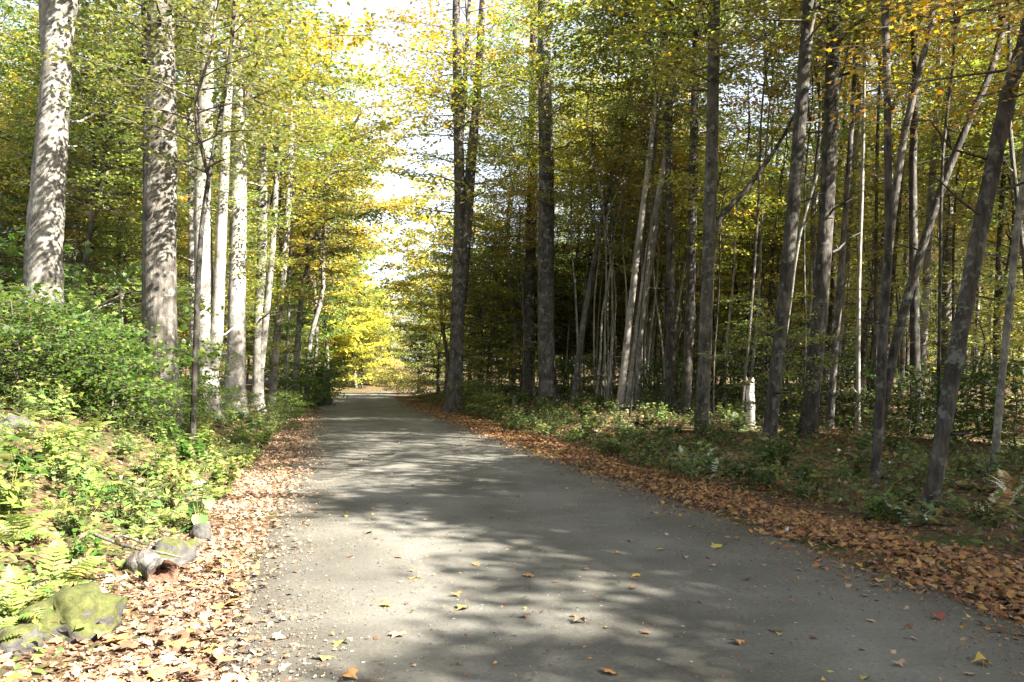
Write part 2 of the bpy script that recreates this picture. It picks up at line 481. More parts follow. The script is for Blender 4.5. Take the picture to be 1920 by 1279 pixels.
def tube(pts, rad, sides=8, rng=None, wob=0.0, flare=0.0, cap=True):
    pts = np.asarray(pts, float); rad = np.asarray(rad, float)
    n = len(pts)
    t = np.gradient(pts, axis=0)
    t /= np.linalg.norm(t, axis=1, keepdims=True)
    ref = np.array([1.0, 0.0, 0.0]) if abs(t[:, 0]).mean() < 0.8 else np.array([0, 1.0, 0])
    b = np.cross(t, ref); b /= np.linalg.norm(b, axis=1, keepdims=True)
    a = np.cross(b, t)
    ang = np.arange(sides) / sides * 2 * np.pi
    rr = np.repeat(rad[:, None], sides, 1)
    if rng is not None and wob:
        p1, p2, p3 = rng.uniform(0, 6.28, 3)
        s = np.linspace(0, 1, n)[:, None]
        rr = rr * (1 + wob * np.sin(2 * ang[None] + p1 + s * 5) + wob * 0.7 * np.sin(3 * ang[None] + p2 - s * 9) + wob * rng.normal(0, 0.35, (n, sides)))
    if flare:
        p = rng.uniform(0, 6.28) if rng is not None else 0
        L = np.linalg.norm(pts - pts[0], axis=1)
        k = np.exp(-L / (rad[0] * 1.6))[:, None]
        rr = rr * (1 + flare * k * (0.9 + 0.55 * np.sin(5 * ang[None] + p) + 0.3 * np.sin(3 * ang[None] + 2 * p)))
    V = pts[:, None] + rr[..., None] * (np.cos(ang)[None, :, None] * a[:, None] + np.sin(ang)[None, :, None] * b[:, None])
    V = V.reshape(-1, 3)
    i = np.arange(n - 1)[:, None] * sides; j = np.arange(sides)[None]; j2 = (j + 1) % sides
    Q = np.stack([i + j, i + j2, i + sides + j2, i + sides + j], -1).reshape(-1, 4)
    T = np.zeros((0, 3), int)
    if cap:
        V = np.vstack([V, pts[-1] + t[-1] * rad[-1] * 0.5])
        k = len(V) - 1; o = (n - 1) * sides
        T = np.array([[o + q, o + (q + 1) % sides, k] for q in range(sides)])
    return V, T, Q


class MB:
    def __init__(s): s.v = []; s.t = []; s.q = []; s.n = 0
    def add(s, V, T=None, Q=None):
        s.v.append(V)
        if T is not None and len(T): s.t.append(np.asarray(T) + s.n)
        if Q is not None and len(Q): s.q.append(np.asarray(Q) + s.n)
        s.n += len(V)
        return s
    def mesh(s, name, mat=None, smooth=False):
        return mesh_np(name, np.vstack(s.v), np.vstack(s.t) if s.t else None, np.vstack(s.q) if s.q else None, mat, smooth)


def smooth_path(ctrl, n):
    """Catmull-Rom through control points"""
    P = np.asarray(ctrl, float)
    P = np.vstack([2 * P[0] - P[1], P, 2 * P[-1] - P[-2]])
    out = []
    segs = len(P) - 3
    for k in np.linspace(0, segs - 1e-6, n):
        i = int(k); f = k - i
        a, b, c, d = P[i], P[i + 1], P[i + 2], P[i + 3]
        out.append(0.5 * ((2 * b) + (-a + c) * f + (2 * a - 5 * b + 4 * c - d) * f * f + (-a + 3 * b - 3 * c + d) * f ** 3))
    return np.array(out)


def bough(rng, start, az, L, rise, lf, wd, lsize, dens, droop=0.25, flat=0.35, tpl=T_QUAD, r0=0.03, spread=1.0, twigs=True):
    """one branch with side twigs and layers of leaves; lf, wd: MB collectors for leaves, wood"""
    n = 7
    s = np.linspace(0, 1, n)
    d = np.array([math.cos(az), math.sin(az), 0])
    side = np.array([-d[1], d[0], 0])
    bend = rng.normal(0, 0.12) * L
    pts = start + np.outer(s * L, d) + np.outer(bend * s * s, side) + np.outer(L * (rise * s - droop * s * s) + rng.normal(0, 0.02 * L, n) * s, [0, 0, 1])
    wd.add(*tube(pts, r0 * (1 - 0.85 * s), 4))
    P, Nn, Tn, S = [], [], [], []
    ntw = max(4, int(L * 3.2))
    for k in range(ntw):
        t = 0.18 + 0.82 * (k + rng.random()) / ntw
        p0 = np.array([np.interp(t, s, pts[:, q]) for q in range(3)])
        sg = 1 if k % 2 else -1
        a2 = az + sg * rng.uniform(0.5, 1.15)
        l2 = L * rng.uniform(0.26, 0.5) * (1.25 - t * 0.8) * spread + 0.15
        d2 = np.array([math.cos(a2), math.sin(a2), rng.normal(0.03, 0.12)])
        p1 = p0 + d2 * l2 + np.array([0, 0, -0.08 * l2])
        if twigs:
            wd.add(*tube(np.array([p0, p0 * 0.4 + p1 * 0.6 + [0, 0, 0.02], p1]), np.array([r0 * 0.3 * (1.1 - t), r0 * 0.2 * (1.1 - t), 0.003]) + 0.002, 3, cap=False))
        m = max(2, int(dens * l2 * rng.uniform(0.5, 1.4)))
        tt = rng.uniform(0.1, 1.08, m)
        base = p0 + np.outer(tt, p1 - p0)
        base = base + rng.normal(0, 1, (m, 3)) * np.array([0.17, 0.17, 0.075]) * (0.5 + 0.5 * l2)
        P.append(base)
        nn = rng.normal(0, flat, (m, 3)); nn[:, 2] += 1
        Nn.append(nn)
        ta = a2 + rng.uniform(-1.4, 1.4, m)
        Tn.append(np.stack([np.cos(ta), np.sin(ta), rng.normal(-0.25, 0.3, m)], 1))
        S.append(lsize * rng.uniform(0.6, 1.25, m))
    P = np.vstack(P)
    lf.add(*leaves(tpl, P, np.vstack(Nn), np.vstack(Tn), np.concatenate(S), rng))
    return pts


def crown_proto(seed, H, Rmax, nb, lsize, dens, shape='oval', r0=0.05, tpl=T_QUAD, lo=0.0, droop=0.2, flat=0.4):
    """returns (wood mesh, leaf mesh); origin at the crown's foot, leader along z"""
    rng = np.random.default_rng(seed)
    lf, wd = MB(), MB()
    lead = np.array([[rng.normal(0, 0.03 * H) * (k > 0), rng.normal(0, 0.03 * H) * (k > 0), H * k / 4] for k in range(5)])
    lead = smooth_path(lead, 12)
    wd.add(*tube(lead, np.linspace(r0 * 1.6, 0.01, 12), 6))
    az = rng.uniform(0, 6.28)
    for i in range(nb):
        f = lo + (1 - lo) * (i + rng.uniform(0, 0.9)) / nb
        z = f * H
        if shape == 'oval': rad = Rmax * (math.sin(math.pi * min(1, 0.14 + 0.84 * f)) ** 0.75)
        elif shape == 'cone': rad = Rmax * (1.05 - f) ** 0.8
        else: rad = Rmax * (0.55 + 0.6 * math.sin(math.pi * f))
        az += 2.4 + rng.normal(0, 0.35)
        st = np.array([np.interp(z, lead[:, 2], lead[:, q]) for q in range(2)] + [z])
        L = max(0.5, rad * rng.uniform(0.65, 1.15))
        bough(rng, st, az, L, rng.uniform(0.15, 0.5), lf, wd, lsize, dens, droop=droop * rng.uniform(0.5, 1.4), flat=flat, tpl=tpl, r0=r0 * (0.35 + 0.65 * (1 - f)))
    return wd.mesh('branches', BARK['twig'], True), lf.mesh('crown', LEAF['green'])


# ------------------------------------------------------------------ the setting: ground and road
def sheet(name, xs, ys, fz, mat):
    X, Y = np.meshgrid(xs, ys)
    V = np.stack([X, Y, fz(X, Y)], -1).reshape(-1, 3)
    nx, ny = len(xs), len(ys)
    i = np.arange(ny - 1)[:, None] * nx + np.arange(nx - 1)[None]
    Q = np.stack([i, i + 1, i + nx + 1, i + nx], -1).reshape(-1, 4)
    return mesh_np(name, V, None, Q, mat, True)


xs = np.concatenate([np.linspace(-220, -42, 18), np.linspace(-40, 30, 240), np.linspace(34, 220, 20)])
ys = np.concatenate([np.linspace(-60, -8, 14), np.linspace(-6, 45, 220), np.linspace(45.5, 130, 120), np.linspace(140, 420, 12)])


def gfun(X, Y):
    Z = ground_z(X, Y)
    u = np.abs(lat(X, Y))
    on = (Y > -30) & (Y < 108)
    return Z - 0.03 * (1 - sstep(HW - 0.3, HW + 0.1, u)) * on + 2.2 * sstep(108, 150, Y)


tag(obj('ground', sheet('ground', xs, ys, gfun, ground_mat())), kind='structure')


def road_mesh():
    ys_ = np.concatenate([np.linspace(-28, 2, 30), np.linspace(2.2, 40, 190), np.linspace(40.6, 104, 80)])
    us = np.linspace(-1, 1, 29)
    rows = []
    for y in ys_:
        el = HW + 0.04 * math.sin(y * 1.3) + 0.05 * math.sin(y * 3.7 + 1)
        er = HW + 0.04 * math.sin(y * 1.1 + 2) + 0.05 * math.sin(y * 4.1)
        c = float(road_c(y))
        for u in us:
            w = u * (el if u < 0 else er)
            z = 0.006 + 0.035 * (1 - u * u) - 0.014 * math.exp(-((abs(w) - 0.95) / 0.35) ** 2) + 0.006 * math.sin(y * 0.9 + w * 2.1) * (1 - abs(u))
            if abs(u) == 1: z = -0.02
            rows.append((c + w / 0.976, y, z))
    V = np.array(rows); nx = len(us)
    i = np.arange(len(ys_) - 1)[:, None] * nx + np.arange(nx - 1)[None]
    Q = np.stack([i, i + 1, i + nx + 1, i + nx], -1).reshape(-1, 4)
    me = mesh_np('road', V, None, Q, road_mat(), True)
    at_ = me.attributes.new('across', 'FLOAT', 'POINT')
    at_.data.foreach_set('value', np.tile(us * HW, len(ys_)).astype(np.float32))
    return me


tag(obj('road', road_mesh()), kind='structure')


def road_z(x, y):
    u = float(lat(x, y)) / HW
    if abs(u) > 1: return gz(x, y)
    w = u * HW
    return 0.006 + 0.035 * (1 - u * u) - 0.014 * math.exp(-((abs(w) - 0.95) / 0.35) ** 2) + 0.006 * math.sin(y * 0.9 + w * 2.1) * (1 - abs(u))


# ------------------------------------------------------------------ prototypes of crowns, saplings, shrubs
TALL = [crown_proto(100 + k, 10.0, 3.6, 46, 0.17, 25, 'oval', 0.07, droop=0.12) for k in range(5)]
AIRY = [crown_proto(200 + k, 7.0, 3.0, 24, 0.15, 18, 'oval', 0.05, droop=0.12) for k in range(3)]
MID = [crown_proto(300 + k, 6.5, 2.8, 32, 0.14, 30, 'wide', 0.035, droop=0.2, flat=0.32) for k in range(4)]
LOW = [crown_proto(400 + k, 3.6, 1.9, 24, 0.12, 32, 'wide', 0.020, droop=0.2, flat=0.35) for k in range(4)]
BUSH = [crown_proto(500 + k, 2.0, 1.35, 36, 0.105, 36, 'wide', 0.012, tpl=T_MAPLE, droop=0.15, flat=0.5) for k in range(3)]
DENSE = [crown_proto(700 + k, 6.5, 2.8, 44, 0.19, 46, 'wide', 0.04, droop=0.2, flat=0.5) for k in range(2)]
FAR = [crown_proto(600 + k, 11.0, 3.9, 46, 0.25, 22, 'oval', 0.05, droop=0.12) for k in range(3)]
print('leaves', [len(p[1].polygons) // 2 for q in (TALL, AIRY, MID, LOW, BUSH, FAR) for p in q])
rnd = random.Random(7)


def add_crown(root, proto, loc, s, rz, leaf, sz=None, tilt=(0, 0)):
    sc = (s, s, sz or s)
    tr = next((c for c in root.children if c.name.startswith('trunk')), None)
    w = obj('branches', proto[0], tr or root, loc, (tilt[0], tilt[1], rz), sc)
    if tr: w.matrix_parent_inverse = tr.matrix_basis.inverted()
    c = obj('crown', proto[1], root, loc, (tilt[0], tilt[1], rz), sc, LEAF[leaf])
    return c


def trunk_mesh(ctrl, r0, r1, seed, bark, sides=14, n=40, flare=0.8, wob=0.07, stems=(), twigs=9):
    rng = np.random.default_rng(seed)
    mb = MB()
    pts = smooth_path(ctrl, n)
    s = np.linspace(0, 1, n)
    rad = r0 + (r1 - r0) * s ** 0.9
    mb.add(*tube(pts, rad, sides, rng, wob, flare))
    for _ in range(twigs):
        i = int(rng.integers(int(n * 0.12), int(n * 0.8)))
        a = rng.uniform(0, 6.28); l = rng.uniform(0.25, 1.5) * (0.5 if rng.random() < 0.4 else 1.0)
        dd = np.array([math.cos(a), math.sin(a), 0]); sd = np.array([-dd[1], dd[0], 0])
        up = rng.uniform(-0.1, 0.7)
        tp = np.array([pts[i], pts[i] + dd * (rad[i] + l * 0.35) + [0, 0, up * l * 0.3], pts[i] + dd * (rad[i] + l * 0.7) + sd * rng.normal(0, 0.12 * l) + [0, 0, up * l * 0.75], pts[i] + dd * (rad[i] + l) + sd * rng.normal(0, 0.2 * l) + [0, 0, up * l]])
        tr = max(0.006, min(0.028, rad[i] * 0.16))
        mb.add(*tube(tp, np.array([tr * 1.3, tr, tr * 0.6, tr * 0.25]), 5))
        if l > 0.6:
            mb.add(*tube(np.array([tp[1], tp[1] + (tp[2] - tp[1]) * 0.8 + sd * l * 0.22, tp[2] + sd * l * 0.35]), np.array([tr * 0.6, tr * 0.4, tr * 0.2]), 4))
    for (c2, ra, rb) in stems:
        p2 = smooth_path(c2, 26)
        mb.add(*tube(p2, ra + (rb - ra) * np.linspace(0, 1, 26), 10, rng, wob * 0.8))
    return mb.mesh('trunk', BARK[bark], True)


def px_tree(name, label, group, pix, depth, w_px, height, bark, crown=None, leaf='olive', cs=1.0, seed=0, taper=0.35, stems=(), cz=None, flare=0.8, cat='tree', extra=()):
    """a tree whose trunk runs through the given points; depth = distance of its foot"""
    foot_x = at(pix[0][0], pix[0][1], depth).x
    base = Vector((foot_x, depth, gz(foot_x, depth)))
    W = [at(px, py, depth) - base for px, py in pix]
    W = [w for w in W if w.z > 0.25]
    pts = [np.array([0, 0, -0.25])] + [np.array(w) for w in W]
    d = pts[-1] - pts[-2] if len(pts) > 2 else np.array([0, 0, 1.0])
    d = d / np.linalg.norm(d)
    d = np.array([d[0] * 0.6, d[1], d[2]])
    if pts[-1][2] < height:
        rem = height - pts[-1][2]
        pts.append(pts[-1] + d * rem * 0.5); pts.append(pts[-1] + d * rem * 0.5 * np.array([0.5, 1, 1]))
    r0 = 0.5 * w_px / F * depth
    root = obj(name, None, None, base)
    root.empty_display_size = 0.3
    tag(root, label, cat, group)
    st = []
    for (spix, wa, wb) in stems:
        st.append(([np.array(at(px, py, depth) - base) for px, py in spix], 0.5 * wa / F * depth, 0.5 * wb / F * depth))
    obj('trunk', trunk_mesh(pts, r0, r0 * taper, seed + 11, bark, stems=st, flare=flare), root)
    path = smooth_path(pts, 60)
    if crown is not None:
        z0 = cz if cz is not None else height - 7.0 * cs
        i = int(np.argmin(abs(path[:, 2] - z0)))
        add_crown(root, crown, path[i], cs, rnd.uniform(0, 6.28), leaf)
    for (pr, z0, s, lf) in extra:
        i = int(np.argmin(abs(path[:, 2] - z0)))
        add_crown(root, pr, path[i], s, rnd.uniform(0, 6.28), lf)
    return root


MAIN = []


def main(*a, **k):
    o = px_tree(*a, **k); MAIN.append((o.location.x, o.location.y)); return o


# ---- left of the road
main('tree', 'thick pale grey trunk at the far left, forking high up above the shrubs', None,
     [(70, 760), (82, 520), (95, 300), (108, 90)], 15.5, 78, 19, 'pale', MID[0], 'green', 1.1, 1, 0.5, cz=7.6,
     stems=[([(106, 150), (128, 20), (150, -150), (170, -420)], 40, 14), ([(100, 130), (88, 0), (78, -150), (60, -400)], 38, 12)])
main('tree', 'thick furrowed grey trunk, dark down one side, second from the left edge', None,
     [(302, 770), (301, 520), (303, 250), (299, 0)], 16.5, 63, 20, 'warm', MID[3], 'olive', 1.15, 2, 0.6, cz=7.9, flare=0.35)
main('tree', 'pale speckled tree forking low into two stems beside the dark furrowed trunk', None,
     [(392, 790), (388, 650), (379, 420), (386, 200), (392, 0)], 21, 40, 17, 'white', AIRY[2], 'yellow', 1.0, 3, 0.35, cz=9, extra=[(LOW[2], 5.0, 0.6, 'green')],
     stems=[([(396, 690), (406, 620), (412, 500), (420, 330), (432, 80)], 30, 14)])
main('tree', 'slender pale stem behind the low forked tree', None,
     [(366, 740), (362, 500), (358, 260), (352, 0)], 27, 17, 16, 'white', MID[0], 'olive', 1.0, 4, 0.5, cz=7)
main('tree', 'bright white trunk with a flared foot, widest of the pale roadside trees', None,
     [(441, 775), (443, 600), (446, 400), (447, 200), (445, 0)], 25, 38, 18, 'white', MID[1], 'yellow', 1.3, 5, 0.5, cz=8.5, flare=0.7, extra=[(LOW[0], 4.2, 0.75, 'olive')])
main('tree', 'pale grey twin-stemmed tree just beyond the bright white trunk', None,
     [(483, 750), (486, 600), (492, 450), (490, 200)], 30, 23, 16, 'pale', MID[2], 'olive', 1.2, 6, 0.5, cz=7,
     stems=[([(488, 690), (500, 580), (512, 450), (522, 250)], 16, 8)])
main('tree', 'slim pale trunk leaning towards the road past the twin stems', None,
     [(512, 735), (520, 620), (532, 500), (542, 350), (548, 200)], 35, 17, 15, 'white', MID[3], 'yellow', 1.2, 7, 0.5, cz=6)
main('tree', 'very thin pale stem next to the leaning slim trunk', None,
     [(538, 730), (540, 620), (545, 480), (552, 300)], 39, 8, 13, 'pale', MID[0], 'yellow', 1.0, 8, 0.5, cz=5)
main('tree', 'dark crooked tree rising between the pale trunks on the left', None,
     [(362, 790), (374, 480), (392, 330), (415, 210), (432, 100), (440, 0)], 15.0, 12, 10, 'brown', MID[1], 'olive', 0.72, 9, 0.5, cz=4.9)
main('tree', 'slim dark stem standing close against the thick furrowed trunk', None,
     [(276, 770), (275, 520), (276, 250), (272, 0)], 17.6, 17, 17, 'brown', AIRY[1], 'olive', 0.8, 40, 0.7, cz=10.5)
# ---- right of the road
main('tree', 'double-stemmed tree nearest the road in the right wood', None,
     [(851, 770), (857, 600), (862, 420), (860, 250), (856, 60)], 36, 27, 19, 'grey', MID[0], 'yellow', 1.3, 21, 0.45, cz=8.5, extra=[(MID[2], 12.0, 1.3, 'orange')],
     stems=[([(854, 640), (872, 470), (884, 300), (894, 180), (905, 0)], 25, 12), ([(863, 260), (872, 140), (880, 0)], 12, 7)])
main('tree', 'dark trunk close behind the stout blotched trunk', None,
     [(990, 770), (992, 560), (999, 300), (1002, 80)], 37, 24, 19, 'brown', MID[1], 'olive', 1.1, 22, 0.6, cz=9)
main('tree', 'stout grey blotched trunk with a wide foot in the middle of the picture', None,
     [(1028, 765), (1024, 600), (1024, 350), (1021, 150), (1020, 0)], 33, 32, 20, 'grey', MID[2], 'olive', 1.1, 23, 0.6, cz=10)
main('tree', 'pale slanting stem, leftmost of the lit thin trio', None,
     [(1160, 775), (1180, 600), (1202, 420), (1222, 260), (1240, 100)], 27, 13, 16, 'white', MID[1], 'olive', 1.1, 24, 0.6, cz=9.5)
main('tree', 'pale slanting stem in the middle of the lit thin trio', None,
     [(1176, 775), (1198, 600), (1219, 450), (1246, 300), (1270, 120)], 27.6, 12, 16, 'white', MID[2], 'yellow', 1.1, 25, 0.6, cz=9.5)
main('tree', 'pale stem at the right of the lit thin trio', None,
     [(1192, 770), (1205, 600), (1236, 400), (1262, 200)], 29, 9, 15, 'pale', MID[3], 'olive', 1.0, 26, 0.6, cz=9)
main('tree', 'thin grey stem leaning right, midway between stout trunk and lit trio', None,
     [(1073, 770), (1095, 600), (1128, 420), (1158, 280), (1190, 120)], 31, 12, 16, 'grey', MID[0], 'yellow', 1.1, 27, 0.6, cz=9.5)
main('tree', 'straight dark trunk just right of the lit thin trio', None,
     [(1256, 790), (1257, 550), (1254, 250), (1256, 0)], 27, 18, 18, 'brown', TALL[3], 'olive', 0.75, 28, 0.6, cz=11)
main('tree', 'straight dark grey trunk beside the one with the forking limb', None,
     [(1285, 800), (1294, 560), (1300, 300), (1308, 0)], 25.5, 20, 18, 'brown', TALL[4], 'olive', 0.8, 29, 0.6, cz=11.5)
t = main('tree', 'straight dark trunk with a long limb forking off to the right', None,
         [(1315, 830), (1324, 600), (1334, 300), (1340, 0)], 20.5, 25, 19, 'grey', MID[0], 'yellow', 1.0, 30, 0.7, cz=8.5)
b0 = t.location
lp = [np.array(at(px, py, 20.5) - b0) for px, py in [(1330, 470), (1350, 410), (1395, 360), (1440, 300), (1480, 235), (1520, 150)]]
obj('limb', (lambda m: m.add(*tube(smooth_path(lp, 22), np.linspace(0.085, 0.03, 22), 8, np.random.default_rng(3), 0.05)))(MB()).mesh('limb', BARK['brown'], True), t)
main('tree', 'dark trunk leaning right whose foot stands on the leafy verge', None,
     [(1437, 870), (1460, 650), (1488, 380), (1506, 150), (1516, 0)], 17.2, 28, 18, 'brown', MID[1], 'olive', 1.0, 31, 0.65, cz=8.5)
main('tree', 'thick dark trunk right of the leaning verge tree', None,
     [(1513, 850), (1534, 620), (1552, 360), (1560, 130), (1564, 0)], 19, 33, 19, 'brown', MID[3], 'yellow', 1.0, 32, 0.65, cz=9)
main('tree', 'pale sunlit slanting stem close behind the thick dark trunk', None,
     [(1562, 800), (1572, 640), (1584, 500), (1600, 330), (1612, 150)], 26, 13, 16, 'white', MID[1], 'olive', 1.0, 33, 0.6, cz=10)
main('tree', 'thin upright dark trunk at the right, splitting into twin stems at the ground', None,
     [(1637, 930), (1652, 700), (1666, 460), (1664, 200), (1659, 0)], 12.2, 17, 15, 'brown', MID[2], 'green', 1.0, 34, 0.7, cz=9, flare=0.2,
     stems=[([(1633, 930), (1650, 810), (1656, 740), (1662, 600)], 11, 8)])
main('tree', 'curved dark trunk leaning out of the picture at the right', None,
     [(1736, 960), (1780, 740), (1828, 480), (1868, 280), (1898, 150), (1935, 20)], 10.3, 31, 13, 'brown', MID[3], 'orange', 1.0, 35, 0.75, cz=8, flare=0.25)
main('tree', 'slim pale trunk near the right edge of the picture', None,
     [(1860, 880), (1875, 740), (1890, 600), (1905, 450), (1925, 280)], 13.5, 15, 13, 'pale', MID[0], 'olive', 0.9, 36, 0.7, cz=8)
main('tree', 'leaning dark trunk crossing behind the curved one', None,
     [(1640, 840), (1690, 600), (1760, 370), (1820, 220), (1862, 120)], 18.5, 17, 14, 'brown', MID[1], 'olive', 0.9, 37, 0.6, cz=9)
main('tree', 'pale lit trunk between the thin twin-stemmed tree and the curved trunk', None,
     [(1722, 800), (1735, 560), (1745, 380), (1758, 180)], 24, 15, 16, 'white', MID[2], 'yellow', 0.9, 38, 0.6, cz=10)
main('tree', 'mottled thick pale trunk in the wood behind the curved trunk', None,
     [(1770, 800), (1776, 520), (1779, 300), (1780, 100)], 27, 22, 17, 'pale', TALL[0], 'olive', 0.8, 39, 0.7, cz=11)

# ------------------------------------------------------------------ the wood behind: many more trees
bgr = random.Random(21)
TRUNKS = []
for k in range(8):
    rr = np.random.default_rng(900 + k)
    pts = [np.array([0, 0, -0.3])] + [np.array([rr.normal(0, 0.12) * q, rr.normal(0, 0.12) * q, q * 3.2]) for q in range(1, 6)]
    TRUNKS.append([trunk_mesh(pts, 0.12, 0.05, 900 + k, 'brown', sides=8, n=16, flare=0.3, wob=0.04, twigs=5), pts])


def bg_tree(x, y, label, group, r, h, bark, proto, leaf, cz, cs, lean=(0, 0), name='tree', csz=None, second=None):
    k = bgr.randrange(len(TRUNKS))
    root = obj(name, None, None, (x, y, gz(x, y)), (lean[0], lean[1], 0))
    tag(root, label, 'tree', group)
    rz = bgr.uniform(0, 6.28)
    sxy = r / 0.12; sz = h / 16.0
    tr = obj('trunk', TRUNKS[k][0], root, (0, 0, 0), (0, 0, rz), (sxy, sxy, sz), BARK[bark])
    P = TRUNKS[k][1]
    def on(z):
        zz = np.array([p[2] for p in P]) * sz
        px_ = np.interp(z, zz, [p[0] for p in P]) * sxy; py_ = np.interp(z, zz, [p[1] for p in P]) * sxy
        return (px_ * math.cos(rz) - py_ * math.sin(rz), px_ * math.sin(rz) + py_ * math.cos(rz), z)
    if proto is not None:
        add_crown(root, proto, on(cz), cs, bgr.uniform(0, 6.28), leaf, csz)
    if second:
        add_crown(root, second[0], on(second[1]), second[2], bgr.uniform(0, 6.28), second[3])
    return root


placed = list(MAIN)

MARKS = [(690, 'road'), (855, 'double-stemmed roadside tree'), (1024, 'stout blotched trunk'), (1170, 'lit thin trio'), (1290, 'straight dark pair'), (1330, 'trunk with forking limb'),
         (1465, 'leaning verge trunk'), (1540, 'thick dark trunk'), (1655, 'thin twin-footed trunk'), (1810, 'curved leaning trunk'), (1960, 'right picture edge'), (2300, 'right picture edge')]
MARKSL = [(-300, 'left picture edge'), (0, 'left picture edge'), (80, 'thick pale trunk'), (302, 'furrowed grey trunk'), (390, 'low forked tree'), (443, 'bright white trunk'), (520, 'slim leaning trunk'), (640, 'road')]


def between(x, y, marks=MARKS):
    px = x / y * F + 960
    for (a, na), (b, nb) in zip(marks[:-1], marks[1:]):
        if px < b: return ('beyond the ' + na) if na == nb else 'between %s and %s' % (na, nb)
    return 'beyond the ' + marks[-1][1]



def free(x, y, dmin):
    return all((x - a) ** 2 + (y - b) ** 2 > dmin * dmin for a, b in placed)


# right wood
cnt = 0
tries = 0
while cnt < 165 and tries < 9000:
    tries += 1
    y = 15 + 62 * bgr.random() ** 0.8
    px = bgr.uniform(770, 2100)
    x = (px - 960) / F * y
    u = float(lat(x, y))
    if u < HW + (3.0 if y < 40 else 2.0): continue
    if y < 22 and px < 1500: continue
    if (px < 1340 and y < 32) or (px < 1120 and y < 38): continue
    if (y > 62 and u < 22) or (y > 44 and u < 8) or (y > 46 and px < 1190): continue
    p_ = -SUN_AZ.y * x + SUN_AZ.x * y; s_ = SUN_AZ.x * x + SUN_AZ.y * y
    if 37 < p_ < 53 and -17 < s_ < 8 and bgr.random() < 0.8: continue
    if not free(x, y, 1.1): continue
    placed.append((x, y))
    r = bgr.choice([0.045, 0.055, 0.065, 0.075, 0.085, 0.1, 0.13])
    bark = bgr.choice(['brown', 'brown', 'grey', 'grey', 'pale', 'pale', 'white', 'white'])
    lean = (R(bgr.gauss(0, 2)), R(bgr.gauss(3.0, 3)))
    deep = y > 38
    edge = u < 9
    h = bgr.uniform(10.5, 13.5) if edge else bgr.uniform(15, 19)
    col = bgr.choice(['olive', 'olive', 'yellow', 'green', 'green', 'olive', 'orange'] if not deep else ['olive', 'yellow', 'olive', 'green', 'olive'])
    lbl = {True: 'slender trunk far back in the wood right of the road', False: 'slender trunk standing among others inside the right wood'}[deep]
    kind = {'brown': 'dark', 'grey': 'grey', 'pale': 'pale grey', 'white': 'whitish'}[bark]
    sec = None
    if bgr.random() < (0.5 if edge else 0.3):
        sec = (bgr.choice(MID), bgr.uniform(3.0, 6.5), bgr.uniform(0.6, 1.0), bgr.choice(['olive', 'green', 'yellow', 'olive']))
    if edge: pr, cz, cs = bgr.choice(MID), h - 5.0, bgr.uniform(0.7, 0.95)
    elif deep: pr, cz, cs = bgr.choice(FAR + AIRY * 2), h * bgr.uniform(0.42, 0.6), bgr.uniform(0.6, 0.85)
    else: pr, cz, cs = bgr.choice(AIRY), h * bgr.uniform(0.55, 0.68), bgr.uniform(0.5, 0.8)
    bg_tree(x, y, ('slender ' if r < 0.09 else 'sturdy ') + kind + (' trunk far back ' if deep else ' trunk ') + between(x, y), kind + (' trees far back in the right wood' if deep else ' trees inside the right wood'), r, h, bark, pr, col, cz, cs, lean, second=sec, name='young_tree' if r < 0.08 else 'tree')
    cnt += 1
cnt = 0
while cnt < 125:
    y = 21 + 34 * bgr.random()
    px = bgr.uniform(900, 2000) if cnt < 90 else bgr.uniform(1040, 1290)
    if cnt >= 90: y = bgr.uniform(29, 42)
    x = (px - 960) / F * y
    u = float(lat(x, y))
    if u < HW + 3.5 or (px < 1060 and y < 34): continue
    if not free(x, y, 0.6): continue
    placed.append((x, y))
    bark = bgr.choice(['brown', 'grey', 'pale', 'white', 'brown'] if cnt < 90 else ['white', 'pale', 'white', 'grey'])
    kind = {'brown': 'dark', 'grey': 'grey', 'pale': 'pale grey', 'white': 'whitish'}[bark]
    h = bgr.uniform(8, 13)
    bg_tree(x, y, 'thin %s pole-like tree%s ' % (kind, ' far back' if y > 38 else '') + between(x, y), kind + ' thin poles in the right wood', bgr.uniform(0.03, 0.06), h, bark, bgr.choice(LOW), bgr.choice(['olive', 'yellow', 'olive', 'orange']),
            h - 3.4, bgr.uniform(0.8, 1.1), (R(bgr.gauss(0, 3)), R(bgr.gauss(4, 4))), name='young_tree')
    cnt += 1

